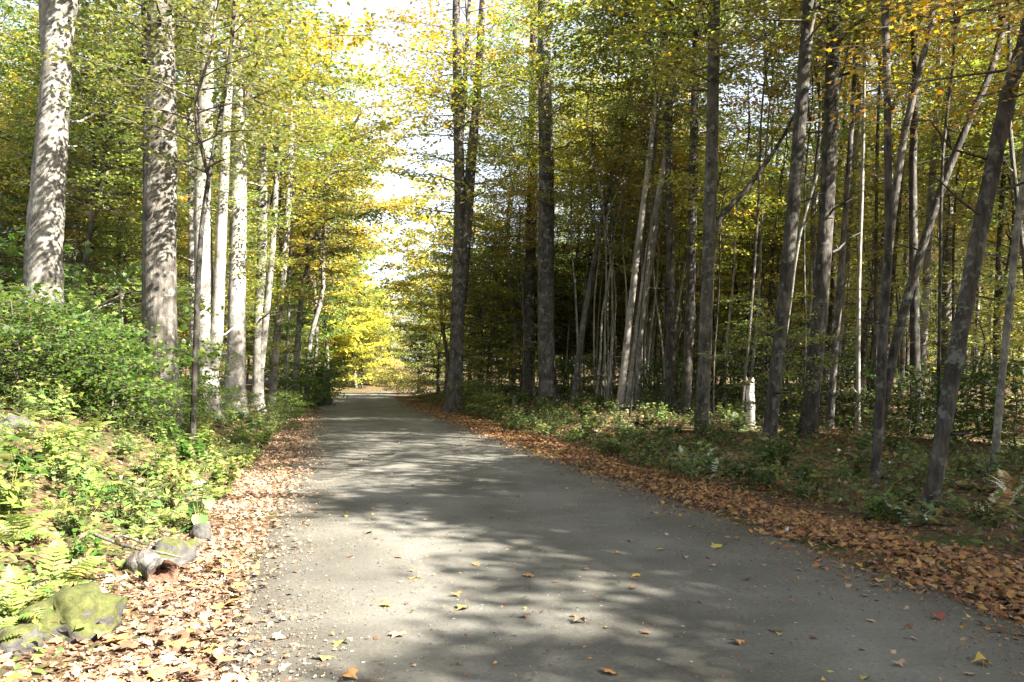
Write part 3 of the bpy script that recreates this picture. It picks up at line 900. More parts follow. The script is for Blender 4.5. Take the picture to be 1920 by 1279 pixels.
# the back of the wood, where crowns close into a wall of leaves
for k in range(46):
    px = 800 + 1250 * (k + bgr.random()) / 46
    y = bgr.uniform(70, 95) if px > 1150 else bgr.uniform(96, 110)
    x = (px - 960) / F * y
    h = bgr.uniform(13, 19)
    col = bgr.choice(['olive', 'yellow', 'olive', 'green'])
    cname = {'yellow': 'golden', 'olive': 'yellow-green', 'green': 'green'}[col]
    bg_tree(x, y, cname + ' leafy backdrop tree ' + between(x, y), cname + ' trees at the back of the right wood', bgr.choice([0.08, 0.1, 0.14]), h, bgr.choice(['brown', 'grey', 'pale']),
            bgr.choice(FAR), col, bgr.uniform(0.2, 4.0) if k % 2 else 0.1, h / 15, (0, R(bgr.gauss(1, 2))))
for k in range(26):
    y = bgr.uniform(60, 95)
    px = -80 + 660 * (k + bgr.random()) / 26
    x = (px - 960) / F * y
    h = bgr.uniform(10, 14)
    col = bgr.choice(['olive', 'yellow', 'fresh', 'green'])
    cname = {'yellow': 'golden', 'olive': 'yellow-green', 'green': 'green', 'fresh': 'light green'}[col]
    bg_tree(x, y, cname + ' leafy backdrop tree ' + between(x, y, MARKSL), cname + ' trees at the back of the left wood', bgr.choice([0.08, 0.1, 0.14]), h, bgr.choice(['white', 'grey', 'pale']),
            bgr.choice(FAR), col, bgr.uniform(0.8, 3.0), h / 14, (0, R(bgr.gauss(0, 2))))

# left wood
cnt = 0; tries = 0
while cnt < 48 and tries < 4000:
    tries += 1
    y = 19 + 55 * bgr.random()
    px = bgr.uniform(-150, 640)
    x = (px - 960) / F * y
    u = float(lat(x, y))
    if u > -HW - 4.0: continue
    if not free(x, y, 1.7): continue
    placed.append((x, y))
    bark = bgr.choice(['pale', 'pale', 'white', 'grey', 'brown'])
    h = bgr.uniform(12, 17)
    kind = {'brown': 'dark', 'grey': 'grey', 'pale': 'pale grey', 'white': 'whitish'}[bark]
    far = y > 40
    col = bgr.choice(['yellow', 'yellow', 'olive', 'orange'] if far else ['green', 'olive', 'olive', 'yellow'])
    sec = (bgr.choice(MID), bgr.uniform(2.5, 5), bgr.uniform(0.8, 1.1), bgr.choice(['yellow', 'olive', 'olive', 'green']))
    bg_tree(x, y, kind + (' trunk far back among sunlit leaves ' if far else ' trunk in the leafy wood ') + between(x, y, MARKSL),
            kind + (' trees far back on the left' if far else ' trees behind the big left trunks'), bgr.choice([0.06, 0.08, 0.1, 0.13]), h, bark,
            bgr.choice(FAR if far else TALL + AIRY), col, h * bgr.uniform(0.38, 0.5), bgr.uniform(0.75, 0.95), (R(bgr.gauss(0, 2)), R(bgr.gauss(1.0, 2.5))), second=sec)
    cnt += 1

# the trees that close the view where the road bends away
for k in range(17):
    px = 500 + 300 * (k + bgr.random()) / 17
    y = bgr.uniform(82, 96)
    x = (px - 960) / F * y
    if abs(float(lat(x, y))) < 3.4: continue
    h = bgr.uniform(12, 15) if 640 < px < 800 else bgr.uniform(16, 22)
    col = bgr.choice(['yellow', 'olive', 'yellow', 'yellow'])
    cname = {'yellow': 'golden yellow', 'orange': 'orange', 'olive': 'yellow-green', 'green': 'light green'}[col]
    bg_tree(x, y, cname + ' sunlit tree where the road bends out of sight', cname + ' trees at the end of the road', bgr.choice([0.1, 0.13, 0.17]), h,
            bgr.choice(['pale', 'white', 'grey']), bgr.choice(FAR), col, h * (0.02 if k % 2 else 0.15), h / 13.5, (0, R(bgr.gauss(0, 2))))

for px, y, cz, cs, lab in [(556, 41, 7.0, 1.05, 'tall yellow-green tree whose crown reaches over the road from the left'), (576, 47, 8.0, 1.4, 'taller golden tree behind, its crown filling the gap above the road')]:
    x = (px - 960) / F * y
    bg_tree(x, y, lab, None, 0.17, cz + 9, 'pale', TALL[1], 'olive' if y < 45 else 'yellow', cz, cs, (0, R(4)))
for px, y, cz, cs, col, lab in [(588, 60, 6.0, 1.45, 'yellow', 'golden roadside tree far down the left side of the road'), (612, 70, 5.0, 1.35, 'olive', 'yellow-green roadside tree just before the bend, left of the road'),
                                (822, 62, 1.0, 0.9, 'olive', 'yellow-green roadside tree far down the right side of the road'), (785, 72, 0.6, 0.8, 'olive', 'small yellow-green leafy tree near the bend on the right of the road'),
                                (835, 53, 4.0, 1.0, 'yellow', 'golden tree just past the double-stemmed roadside tree')]:
    x = (px - 960) / F * y
    bg_tree(x, y, lab, None, 0.16, cz + 8 * cs, 'pale', FAR[int(px) % 3], col, cz, cs, (0, R(2 if px < 700 else -2)))

# off to the right, beside and behind the viewpoint: the trees that shade the road
# (metres towards the sun, metres across, crown foot, size, small crown?)
SH = [(9.8, 5.8, 3.6, 0.8, 1), (13.2, 3.6, 6, 0.95, 1), (12.2, 6.9, 6.0, 0.95, 1), (11.0, 2.6, 4.3, 0.8, 1), (9.5, 8.0, 5.8, 0.9, 1), (14.5, 7.8, 7.5, 0.85, 1), (15.5, 5.2, 6.5, 0.7, 1), (8.6, 10.5, 5.8, 1.1, 1),
      (10, 12.8, 6, 1.0, 1), (14, 11.6, 9, 1.0, 1), (8, 14.6, 6, 1.0, 1), (7, 16.4, 5, 1.0, 1), (6.5, 18.5, 5, 0.85, 0), (7, 25, 4, 0.8, 0), 
      (17, 8, 7, 0.95, 0), (17, 13, 8, 0.95, 0), (19.8, 3.5, 6, 0.9, 0), (19.3, 6.2, 5.5, 0.9, 0), (18, 11.8, 7, 0.9, 0), (16, 15.5, 7, 0.95, 0),  (12.5, 14, 8.5, 1.0, 1), (11, 18, 8, 1.0, 1)]
for k, (s_, p_, cz, cs, mid) in enumerate(SH):
    x = SUN_AZ.x * s_ - SUN_AZ.y * p_; y = SUN_AZ.y * s_ + SUN_AZ.x * p_
    bg_tree(x, y, 'tall tree outside the picture to the right that shades the road', 'trees outside the picture that shade the road', 0.16, cz + 5, 'grey',
            (DENSE * 2 if mid else TALL)[k % 4], 'olive', cz, cs)
for k in range(12):  # unseen trees added to block sky light from behind
    a = math.pi * (1.0 + 0.55 * k / 11); r_ = bgr.uniform(7, 14)
    bg_tree(r_ * math.cos(a), r_ * math.sin(a), 'tall unseen tree added behind the viewpoint to block sky light', 'unseen trees added behind the viewpoint', 0.16, 16, 'grey', TALL[k % 5], 'olive', bgr.uniform(3, 6), 1.2)

# ------------------------------------------------------------------ understorey saplings
sap = random.Random(33)


def sapling(x, y, label, group, proto, s, leaf, foot=0.8, name='sapling', cat='sapling'):
    root = obj(name, None, None, (x, y, gz(x, y)), (R(sap.gauss(0, 3)), R(sap.gauss(0, 3)), 0))
    tag(root, label, cat, group)
    tr = obj('trunk', TRUNKS[sap.randrange(8)][0], root, (0, 0, 0), (0, 0, sap.uniform(0, 6)), (0.22 * s, 0.22 * s, (foot + 1.2 * s) / 16), BARK['brown'])
    add_crown(root, proto, (0, 0, foot), s, sap.uniform(0, 6.28), leaf)
    return root


n = 0; tries = 0
while n < 135 and tries < 5000:
    tries += 1
    y = 17 + 45 * sap.random()
    px = sap.uniform(790, 2000)
    x = (px - 960) / F * y
    u = float(lat(x, y))
    if u < HW + 2.4: continue
    if y < 34 and sap.random() < 0.6: continue
    if (px < 1340 and y < 31) or (px < 1100 and y < 37): continue
    if n % 4 == 0:
        y = sap.uniform(40, 56); px = sap.uniform(870, 1260); x = (px - 960) / F * y
    tall = sap.random() < 0.55
    c = sap.choice(['olive', 'green', 'olive', 'yellow', 'green', 'yellow', 'olive', 'dark'])
    cn = {'olive': 'yellow-green', 'green': 'green', 'yellow': 'golden', 'dark': 'dark green'}[c]
    if tall:
        sapling(x, y, 'tall %s sapling%s ' % (cn, ' far back' if y > 38 else '') + between(x, y), '%s tall saplings in the right wood' % cn, sap.choice(MID), sap.uniform(0.7, 1.1), c, sap.uniform(1.5, 4.0))
    else:
        sapling(x, y, 'low %s sapling%s ' % (cn, ' far back' if y > 38 else '') + between(x, y), '%s low saplings in the right wood' % cn, sap.choice(LOW), sap.uniform(0.6, 1.0), c, sap.uniform(0.2, 0.8))
    n += 1

for k in range(30):
    y = 24 + 40 * sap.random()
    px = sap.uniform(-60, 600)
    x = (px - 960) / F * y
    u = float(lat(x, y))
    if u > -HW - 2.2: x -= (u + HW + 2.2) + sap.uniform(0, 2); u = float(lat(x, y))
    c = sap.choice(['olive', 'fresh', 'green', 'yellow'])
    cn = {'olive': 'yellow-green', 'fresh': 'bright green', 'green': 'green', 'yellow': 'golden'}[c]
    sapling(x, y, '%s %s sapling on the left bank ' % ('tall' if k % 2 else 'low', cn) + between(x, y, MARKSL), '%s saplings on the left bank' % cn, sap.choice(MID if k % 2 else LOW), sap.uniform(0.6, 1.0), c, sap.uniform(0.3, 2.0))

# the tree just outside the right edge whose low orange bough hangs into the picture
rng = np.random.default_rng(77)
root = tag(obj('tree', None, None, (7.4, 9.2, gz(7.4, 9.2))), 'orange-leaved tree at the top right corner, its boughs hanging into the picture', 'tree')
obj('trunk', TRUNKS[2][0], root, (0, 0, 0), (0, 0, 1), (0.9, 0.9, 0.8), BARK['brown'])
lf, wd = MB(), MB()
for (z, az, L) in [(5.2, 3.05, 3.4), (5.9, 3.4, 3.0), (6.3, 2.7, 3.2), (5.4, 2.2, 2.4), (7.0, 3.1, 2.8), (7.6, 0.5, 2.5), (8.5, 2.0, 2.5), (9, 4.2, 2.5), (6.2, 5.2, 2.5), (10, 1.0, 2.2)]:
    bough(rng, np.array([0, 0, z]), az, L, 0.12, lf, wd, 0.072, 60, droop=0.16, flat=0.35, r0=0.03, tpl=T_MAPLE)
_w = obj('branches', wd.mesh('branches', BARK['twig'], True), [c for c in root.children][0])
_w.matrix_parent_inverse = _w.parent.matrix_basis.inverted()
obj('crown', lf.mesh('crown', LEAF['orange']), root)

# ------------------------------------------------------------------ shrubs on the left bank and by the road
def shrub(x, y, label, group, s, leaf, k):
    root = obj('shrub', None, None, (x, y, gz(x, y) - 0.05))
    tag(root, label, 'shrub', group)
    obj('stems', BUSH[k % 3][0], root, (0, 0, 0), (0, 0, k * 1.3), s)
    obj('foliage', BUSH[k % 3][1], root, (0, 0, 0), (0, 0, k * 1.3), s, LEAF[leaf])


SHR = [(30, 700, 12.5, 0.8, 'fresh'), (125, 690, 13, 0.75, 'fresh'), (205, 700, 13.2, 0.72, 'fresh'), (-50, 640, 13.5, 0.95, 'fresh'), (90, 620, 14.5, 0.85, 'fresh'),
       (190, 610, 14.8, 0.8, 'green'), (250, 690, 14.2, 0.6, 'green'), (335, 690, 15.4, 0.5, 'green'), (-60, 560, 16, 1.5, 'green'), (225, 560, 18.5, 1.4, 'green'),
       (345, 640, 19.5, 0.7, 'green')]
for k, (px, py, y, s, lf_) in enumerate(SHR):
    x = (px - 960) / F * y
    cn = 'bright green' if lf_ == 'fresh' else 'darker green'
    shrub(x, y, ('large ' if s > 1 else 'low ') + cn + ' broad-leaved shrub ' + between(x, y, MARKSL), cn + ' shrubs below the thick left trunks', s, lf_, k)
for k, (px, y, s, lf_) in enumerate([(470, 27, 0.35, 'green'), (540, 31, 0.5, 'green'), (515, 27, 0.35, 'herb'), (565, 36, 0.8, 'fresh'), (588, 44, 1.2, 'fresh'), (555, 47, 1.6, 'fresh'), (600, 55, 1.4, 'olive'),
                                     (420, 23, 0.4, 'green'), (345, 19, 0.4, 'green'), (540, 24.5, 0.35, 'green'), (505, 22.5, 0.3, 'herb')]):
    x = (px - 960) / F * y
    shrub(x, y, ('big ' if s > 0.9 else 'small ') + 'leafy roadside shrub ' + between(x, y, MARKSL), 'shrubs beside the road on the left', s, lf_, k + 3)
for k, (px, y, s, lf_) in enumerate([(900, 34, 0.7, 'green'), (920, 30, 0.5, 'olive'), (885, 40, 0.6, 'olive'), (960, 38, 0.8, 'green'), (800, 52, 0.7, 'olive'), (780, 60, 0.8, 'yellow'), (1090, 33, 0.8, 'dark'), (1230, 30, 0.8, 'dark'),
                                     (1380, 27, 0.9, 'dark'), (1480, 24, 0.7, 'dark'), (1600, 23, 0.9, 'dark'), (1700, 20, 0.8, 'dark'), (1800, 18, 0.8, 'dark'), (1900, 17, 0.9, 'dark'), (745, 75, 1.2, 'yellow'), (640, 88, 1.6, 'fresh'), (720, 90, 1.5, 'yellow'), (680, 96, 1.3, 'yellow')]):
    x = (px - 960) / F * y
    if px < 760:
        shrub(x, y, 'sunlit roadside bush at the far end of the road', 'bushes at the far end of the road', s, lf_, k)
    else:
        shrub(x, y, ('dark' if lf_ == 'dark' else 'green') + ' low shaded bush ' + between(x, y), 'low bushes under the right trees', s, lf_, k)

# ------------------------------------------------------------------ ferns, herbs and ground plants
def frond_mesh(seed, L=0.5):
    rng = np.random.default_rng(seed)
    mb = MB()
    n = 13
    s = np.linspace(0, 1, n)
    pts = np.stack([L * (s - 0.12 * s * s), 0.02 * np.sin(3 * s + seed), L * (0.75 * s - 0.62 * s ** 2)], 1)
    mb.add(*tube(pts, 0.004 * (1 - 0.8 * s), 3, cap=False))
    V, T = [], []
    for i in range(1, n):
        w = L * 0.30 * math.sin(math.pi * min(1, 0.12 + 0.86 * s[i])) ** 0.8 * (1.05 - 0.55 * s[i])
        for sg in (-1, 1):
            a = pts[i - 1] * 0.6 + pts[i] * 0.4; b = pts[i] * 0.9 + pts[i - 1] * 0.1
            tip = pts[i] + np.array([0.35 * w, sg * w, -0.18 * w + rng.normal(0, 0.006)])
            mid = (a + tip) / 2 + np.array([-0.012, 0, 0.008]); mid2 = (b + tip) / 2 + np.array([0.018, 0, 0.006])
            k = len(V); V += [a, mid, tip, mid2, b]
            T += [(k, k + 1, k + 3), (k, k + 3, k + 4), (k + 1, k + 2, k + 3)]
    mb.add(np.array(V), np.array(T))
    return mb.mesh('frond', LEAF['fern'])


FRONDS = [frond_mesh(k) for k in range(4)]


def herb_mesh(seed, h, r, nst, tpl, lsize):
    rng = np.random.default_rng(seed)
    mb = MB(); P = []; Nn = []; Tn = []; S = []
    for k in range(nst):
        a = rng.uniform(0, 6.28); rr = r * math.sqrt(rng.random())
        hh = h * rng.uniform(0.55, 1.1)
        p0 = np.array([0.4 * rr * math.cos(a), 0.4 * rr * math.sin(a), -0.02]); p1 = np.array([rr * math.cos(a), rr * math.sin(a), hh])
        mb.add(*tube(np.array([p0, (p0 + p1) / 2 + [0, 0, 0.1 * hh], p1]), np.array([0.004, 0.003, 0.002]), 3, cap=False))
        m = int(rng.integers(5, 10))
        for q in range(m):
            t = 0.35 + 0.65 * (q + 0.5) / m
            aa = rng.uniform(0, 6.28)
            P.append(p0 + (p1 - p0) * t); Tn.append([math.cos(aa), math.sin(aa), rng.normal(0.1, 0.25)])
            Nn.append([rng.normal(0, 0.35), rng.normal(0, 0.35), 1]); S.append(lsize * rng.uniform(0.6, 1.25) * (1.15 - 0.4 * t))
    mb.add(*leaves(tpl, np.array(P), np.array(Nn), np.array(Tn), np.array(S), rng))
    return mb.mesh('plant', LEAF['herb'])


HERBS = [herb_mesh(10, 0.32, 0.24, 12, T_OVATE, 0.10), herb_mesh(11, 0.42, 0.22, 12, T_MAPLE, 0.11), herb_mesh(12, 0.25, 0.30, 16, T_OVATE, 0.075), herb_mesh(13, 0.5, 0.2, 9, T_OVATE, 0.12)]
pl = random.Random(5)


def fern(x, y, s, label, group, leaf='fern', nf=8):
    root = obj('fern', None, None, (x, y, gz(x, y)), (0, 0, pl.uniform(0, 6.28)), s)
    tag(root, label, 'fern', group)
    for k in range(nf):
        obj('frond', FRONDS[(k + pl.randrange(4)) % 4], root, (0, 0, 0), (pl.gauss(0, 0.15), pl.gauss(-0.15, 0.25), k / nf * 6.283 + pl.gauss(0, 0.25)), pl.uniform(0.75, 1.15), LEAF[leaf])


def bank(y, d):
    return '% ' + ('close to the litter ' if d < 1.6 else 'halfway up the bank ' if d < 2.9 else 'high on the bank ') + (
        'beside the mossy boulder' if y < 6 else 'level with the hollow log' if y < 8 else 'just past the broad-leaved plant' if y < 10.5 else 'in front of the shrubs' if y < 14 else 'near the low forked tree')


def left_d(y, d):
    return float(road_c(y)) - (HW + d) / 0.976


n = 0
while n < 56:
    y = 4.2 + 12 * pl.random() ** 1.2
    d = 0.75 + 3.4 * pl.random()
    x = left_d(y, d)
    if x / y * F + 960 < -60: continue
    if y < 7.5 and d < 1.1: continue
    fern(x, y, pl.uniform(0.45, 0.85), bank(y, d) .replace('%', 'yellow-green fern'), 'ferns on the sunny left bank')
    n += 1
n = 0
while n < 150:
    y = 4.3 + 19 * pl.random()
    d = 0.6 + 4.2 * pl.random()
    x = left_d(y, d)
    if x / y * F + 960 < -60: continue
    if y < 8 and d < 0.95: continue
    o = obj('leafy_plant', HERBS[n % 4], None, (x, y, gz(x, y)), (0, 0, pl.uniform(0, 6.28)), pl.uniform(0.6, 1.25), LEAF[pl.choice(['herb', 'herb', 'fern', 'fresh'])])
    tag(o, bank(y, d).replace('%', ['oval-leaved', 'lobed-leaved', 'small-leaved', 'tall oval-leaved'][n % 4] + ' green plant'), 'plant', 'leafy plants on the left bank')
    n += 1
n = 0
while n < 230:
    y = 8 + 28 * pl.random()
    d = 0.9 + 7.5 * pl.random() ** 1.3
    x = float(road_c(y)) + (HW + d + (0.9 if y < 13 else 0)) / 0.976
    if x / y * F + 960 > 1990: continue
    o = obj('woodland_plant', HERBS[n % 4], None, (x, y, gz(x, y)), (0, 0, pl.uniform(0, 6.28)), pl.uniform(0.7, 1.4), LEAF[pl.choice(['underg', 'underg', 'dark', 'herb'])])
    tag(o, ['oval-leaved', 'lobed-leaved', 'small-leaved', 'tall oval-leaved'][n % 4] + ' plant ' + ('near litter ' if d < 2.5 else 'deep in shade ') + between(x, y), 'plant', 'woodland plants along the right verge')
    n += 1
for k in range(26):
    y = 9 + 20 * pl.random(); d = 1.8 + 4 * pl.random()
    x = float(road_c(y)) + (HW + d) / 0.976
    fern(x, y, pl.uniform(0.7, 1.2), 'shaded fern on the wood floor ' + between(x, y), 'shaded ferns in the right wood', pl.choice(['underg', 'herb', 'litter_dark']), 7)

# low creeping leaves nobody could count
rng = np.random.default_rng(55)


def scatter(nm, lab, cat, n_, yr, ypow, dfun, side, size, mat, tpl, lift, tilt, col=None, extra_keep=None):
    y = yr[0] + (yr[1] - yr[0]) * rng.random(n_) ** ypow
    d = dfun(rng, n_, y)
    x = road_c(y) + side * (HW + d) / 0.976
    px = x / y * F + 960
    keep = (px > -80) & (px < 2000) & (rng.random(n_) < 0.72 + 0.6 * vnoise(x * 1.9 + 3, y * 1.9))
    x, y, d = x[keep], y[keep], d[keep]
    z = np.where(d > 0, ground_z(x, y), 0.03 * np.minimum(-d, 1)) + rng.random(len(x)) ** 1.5 * lift + 0.008
    nn = rng.normal(0, tilt, (len(x), 3)); nn[:, 2] += 1
    a = rng.uniform(0, 6.28, len(x))
    tt = np.stack([np.cos(a), np.sin(a), rng.normal(0, 0.15, len(x))], 1)
    V, T = leaves(tpl, np.stack([x, y, z], 1), nn, tt, rng.uniform(*size, len(x)), rng, rng.uniform(0.6, 1.1, len(x)))
    o = obj(nm, mesh_np(nm, V, T, None, mat))
    tag(o, lab, cat, kind='stuff')
    return o


scatter('ground_cover', 'low creeping green leaves covering the left bank', 'ground cover', 16000, (3.8, 30), 1.3,
        lambda r, n_, y: 0.7 + 4.5 * r.random(n_), -1, (0.04, 0.10), LEAF['herb'], T_OVATE, 0.16, 0.5)
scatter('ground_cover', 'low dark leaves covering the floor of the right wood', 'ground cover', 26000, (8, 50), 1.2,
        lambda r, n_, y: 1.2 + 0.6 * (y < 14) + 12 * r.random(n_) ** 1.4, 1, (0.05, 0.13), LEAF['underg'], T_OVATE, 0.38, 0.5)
# fallen leaves drifted along both edges of the road
scatter('leaf_litter', 'brown and orange fallen leaves drifted along the left edge of the road', 'leaf litter', 30000, (3.4, 40), 1.7,
        lambda r, n_, y: np.where(r.random(n_) < 0.72, r.normal(0.35, 0.30, n_), r.exponential(0.9, n_) + 0.2) - 0.02 * np.clip(y - 8, 0, 10), -1, (0.028, 0.085), LEAF['litter'], T_MAPLE, 0.03, 0.36)
scatter('leaf_litter', 'brown and orange fallen leaves drifted along the right edge of the road', 'leaf litter', 62000, (5.0, 48), 1.5,
        lambda r, n_, y: np.where(r.random(n_) < 0.75, r.normal(0.36 + 0.3 * (1 - sstep(8, 18, y)), 0.4, n_), r.exponential(1.2, n_) + 0.2), 1, (0.028, 0.09), LEAF['litter_dark'], T_MAPLE, 0.04, 0.38)
scatter('leaf_litter', 'scattered fallen leaves on the shaded floor of the right wood', 'leaf litter', 9000, (9, 50), 1.2,
        lambda r, n_, y: 1.5 + 14 * r.random(n_), 1, (0.06, 0.12), LEAF['litter_dark'], T_QUAD, 0.03, 0.3)

scatter('leaf_litter', 'crumbled leaf bits strewn thinly over the road', 'leaf litter', 2600, (3.9, 26), 1.6,
        lambda r, n_, y: -r.random(n_) ** 1.6 * 5.0, 1, (0.012, 0.035), LEAF['litter_dark'], T_QUAD, 0.012, 0.3)
for side_, m_, lab in ((1, 'litter_dark', 'crumbled leaf bits among the litter on the right verge'), (-1, 'litter', 'crumbled leaf bits among the litter on the left verge')):
    scatter('leaf_litter', lab, 'leaf litter', 12000, (3.6, 18), 1.5, lambda r, n_, y: r.normal(0.25, 0.5, n_), side_, (0.01, 0.03), LEAF[m_], T_QUAD, 0.02, 0.4)
_o = np.array([[1, 0, 0], [0, 1, 0], [-1, 0, 0], [0, -1, 0], [0, 0, 0.7], [0, 0, -0.5]]) * 0.5
T_STONE = (_o, np.array([[0, 1, 4], [1, 2, 4], [2, 3, 4], [3, 0, 4], [1, 0, 5], [2, 1, 5], [3, 2, 5], [0, 3, 5]]))
GRAV = leaf_mat('loose_stone', [(0.08, 0.078, 0.07), (0.13, 0.126, 0.115), (0.19, 0.184, 0.17), (0.30, 0.29, 0.27)], trans=0.0, gloss=0.05)
for side_, lab in ((1, 'loose gravel stones along the right side of the road'), (-1, 'loose gravel stones along the left side of the road')):
    scatter('gravel', lab, 'gravel', 6000, (3.9, 20), 1.5, lambda r, n_, y: -np.abs(r.normal(0, 0.35, n_)) + 0.15 - 1.6 * r.random(n_) * (r.random(n_) < 0.2), side_, (0.004, 0.015), GRAV, T_STONE, 0.004, 0.4)

# ------------------------------------------------------------------ rocks, log, stumps, sticks
def rock_mesh(name, seed, sx, sy, sz, mat, rough=0.22, freq=1.6):
    import bmesh
    bm = bmesh.new()
    bmesh.ops.create_icosphere(bm, subdivisions=4, radius=1)
    for v in bm.verts:
        p = v.co.normalized()
        q = p * freq + Vector((seed * 3.1, seed * 1.7, 0))
        dsp = 1 + rough * mnoise.noise(q) + rough * 0.45 * mnoise.noise(q * 2.7) + rough * 0.16 * mnoise.noise(q * 7)
        c = p * dsp
        c.z = max(c.z, -0.8)
        v.co = Vector((c.x * sx, c.y * sy, c.z * sz))
    me = bpy.data.meshes.new(name)
    bm.to_mesh(me); bm.free()
    me.polygons.foreach_set('use_smooth', np.ones(len(me.polygons), bool))
    me.materials.append(mat)
    return me


MOSSY = rock_mat('mossy_stone', 0.95); STONE = rock_mat('grey_stone', 0.15); HALF = rock_mat('half_mossy_stone', 0.45)


def put(o_name, me, px, py, depth, label, cat, rot=(0, 0, 0), sink=0.0):
    p = at(px, py, depth)
    o = obj(o_name, me, None, (p.x, p.y, gz(p.x, p.y) + sink), rot)
    return tag(o, label, cat)


put('boulder', rock_mesh('boulder', 1, 0.25, 0.27, 0.19, MOSSY, 0.38), 140, 1150, 5.1, 'moss-covered rounded boulder on the litter at the lower left', 'boulder', (0.1, -0.1, 0.4), 0.06)
put('rock', rock_mesh('rock', 2, 0.16, 0.24, 0.15, HALF, 0.38), 322, 1000, 7.0, 'grey rock with mossy edge behind the hollow log piece', 'rock', (0.1, 0.1, -0.5), 0.06)
put('rock', rock_mesh('rock', 4, 0.10, 0.10, 0.12, STONE, 0.2), 377, 945, 8.1, 'small upright grey stone below the broad-leaved plant', 'rock', (0, 0.1, 0.3), 0.05)
put('rock', rock_mesh('rock', 6, 0.13, 0.11, 0.10, HALF, 0.25), 30, 1240, 4.6, 'dark little stone in the bottom left corner', 'rock', (0, 0, 1), 0.03)
put('rock', rock_mesh('rock', 8, 0.22, 0.2, 0.16, STONE, 0.25), 30, 785, 10.5, 'pale stone among the ferns high on the bank', 'rock', (0, 0, 1), -0.02)

# hollow broken log piece
rng = np.random.default_rng(8)
mb = MB()
L = 0.42
s = np.linspace(0, 1, 14)
pts = np.stack([L * (s - 0.5), 0.02 * np.sin(3 * s), 0.01 * np.sin(7 * s)], 1)
V, T, Q = tube(pts, 0.115 - 0.015 * s + 0.01 * np.sin(s * 9), 18, rng, 0.10, cap=False)
V = V.reshape(14, 18, 3)
V[-1, :, 0] += rng.normal(0, 0.035, 18); V[0, :, 0] += rng.normal(0, 0.02, 18)
mb.add(V.reshape(-1, 3), None, Q)
logm = mb.mesh('log', BARK['grey'], True)
mb = MB()
ins = [V[-1] * 1.0]
for q, (f, dx) in enumerate([(0.82, 0.0), (0.62, -0.05), (0.42, -0.14), (0.1, -0.17)]):
    c = V[-1].mean(0); ring = c + (V[-1] - c) * np.array([0.4, f, f]) + np.array([dx, 0, 0]) + rng.normal(0, 0.008, (18, 3)); ins.append(ring)
VV = np.vstack(ins)
i = np.arange(4)[:, None] * 18; j = np.arange(18)[None]; j2 = (j + 1) % 18
mb.add(VV, None, np.stack([i + j, i + j2, i + 18 + j2, i + 18 + j], -1).reshape(-1, 4))
c0 = V[0].mean(0)
mb.add(np.vstack([V[0], c0]), np.array([[q, (q + 1) % 18, 18] for q in range(18)]))
p = at(285, 1065, 6.45)
lo = obj('log', logm, None, (p.x, p.y, gz(p.x, p.y) + 0.085), (0.2, 0.06, -0.75))
tag(lo, 'short weathered log piece with a dark hollow broken end beside the litter', 'log')
WOOD = bark_mat('rotten_heartwood', (0.09, 0.05, 0.035), (0.03, 0.018, 0.014), (0.20, 0.12, 0.08), vscale=1, bump=0.8)
obj('broken_end', mb.mesh('broken_end', WOOD, True), lo)


def stick(px0, py0, px1, py1, depth, r, label, seed, lift=0.05, dd=0.0):
    a = at(px0, py0, depth); b = at(px1, py1, depth + dd)
    rg = np.random.default_rng(seed)
    ctrl = []
    for t_ in np.linspace(0, 1, 5):
        q = a.lerp(b, t_); ctrl.append(np.array([q.x, q.y, gz(q.x, q.y) + lift]) + rg.normal(0, 0.02, 3))
    ctrl = np.array(ctrl); o0 = ctrl[0].copy()
    pth = smooth_path(ctrl - o0, 16)
    m = MB().add(*tube(pth, np.linspace(r, r * 0.45, 16), 7, rg, 0.08))
    k = pth[9]
    m.add(*tube(np.array([k, k + [0.05, 0.03, 0.06], k + [0.14, 0.06, 0.10]]), np.array([r * 0.5, r * 0.4, r * 0.2]), 5))
    tag(obj('fallen_branch', m.mesh('fallen_branch', BARK['grey'], True), None, o0), label, 'branch')


stick(165, 1022, 345, 1035, 6.75, 0.017, 'bare pale stick lying across the hollow log piece', 1, 0.14)
stick(215, 1008, 300, 1032, 6.9, 0.011, 'thin pale stick just above the longer bare stick', 2, 0.16)
stick(20, 905, 70, 960, 8.2, 0.014, 'short brown stick lying among the ferns', 3, 0.1)
stick(255, 905, 300, 850, 8.8, 0.010, 'thin upright-leaning twig on the fern bank', 4, 0.2)


def stump(px, py, depth, w_px, h, bark, label, name='stump', seed=0):
    pnt = at(px, py, depth)
    root = tag(obj(name, None, None, (pnt.x, pnt.y, gz(pnt.x, pnt.y))), label, 'stump')
    rg = np.random.default_rng(seed)
    r = 0.5 * w_px / F * depth
    pts = np.stack([rg.normal(0, 0.01, 9), rg.normal(0, 0.01, 9), np.linspace(-0.2, h, 9)], 1)
    V, T, Q = tube(pts, r * (1 - 0.1 * np.linspace(0, 1, 9)), 14, rg, 0.07, 0.4, cap=False)
    V[-14:, 2] += rg.normal(0, 0.06, 14)
    obj('trunk', MB().add(V, None, Q).mesh('trunk', BARK[bark], True), root)
    top = V[-14:]
    c = top.mean(0) - [0, 0, 0.1]
    obj('broken_top', mesh_np('broken_top', np.vstack([top, c]), np.array([[q, (q + 1) % 14, 14] for q in range(14)]), None, WOOD), root)


stump(1407, 785, 21.5, 17, 1.25, 'birch', 'short white broken stump lightened as if lit inside the right wood', seed=1)
stump(605, 740, 46, 28, 1.9, 'brown', 'dark rounded old stump beside the road on the left, far down', seed=2)
stump(966, 775, 33, 10, 0.5, 'pale', 'little pale post, shaped as a stump, on the verge left of the blotched trunk', seed=3)  # a light bluish post, built with the broken stump shape

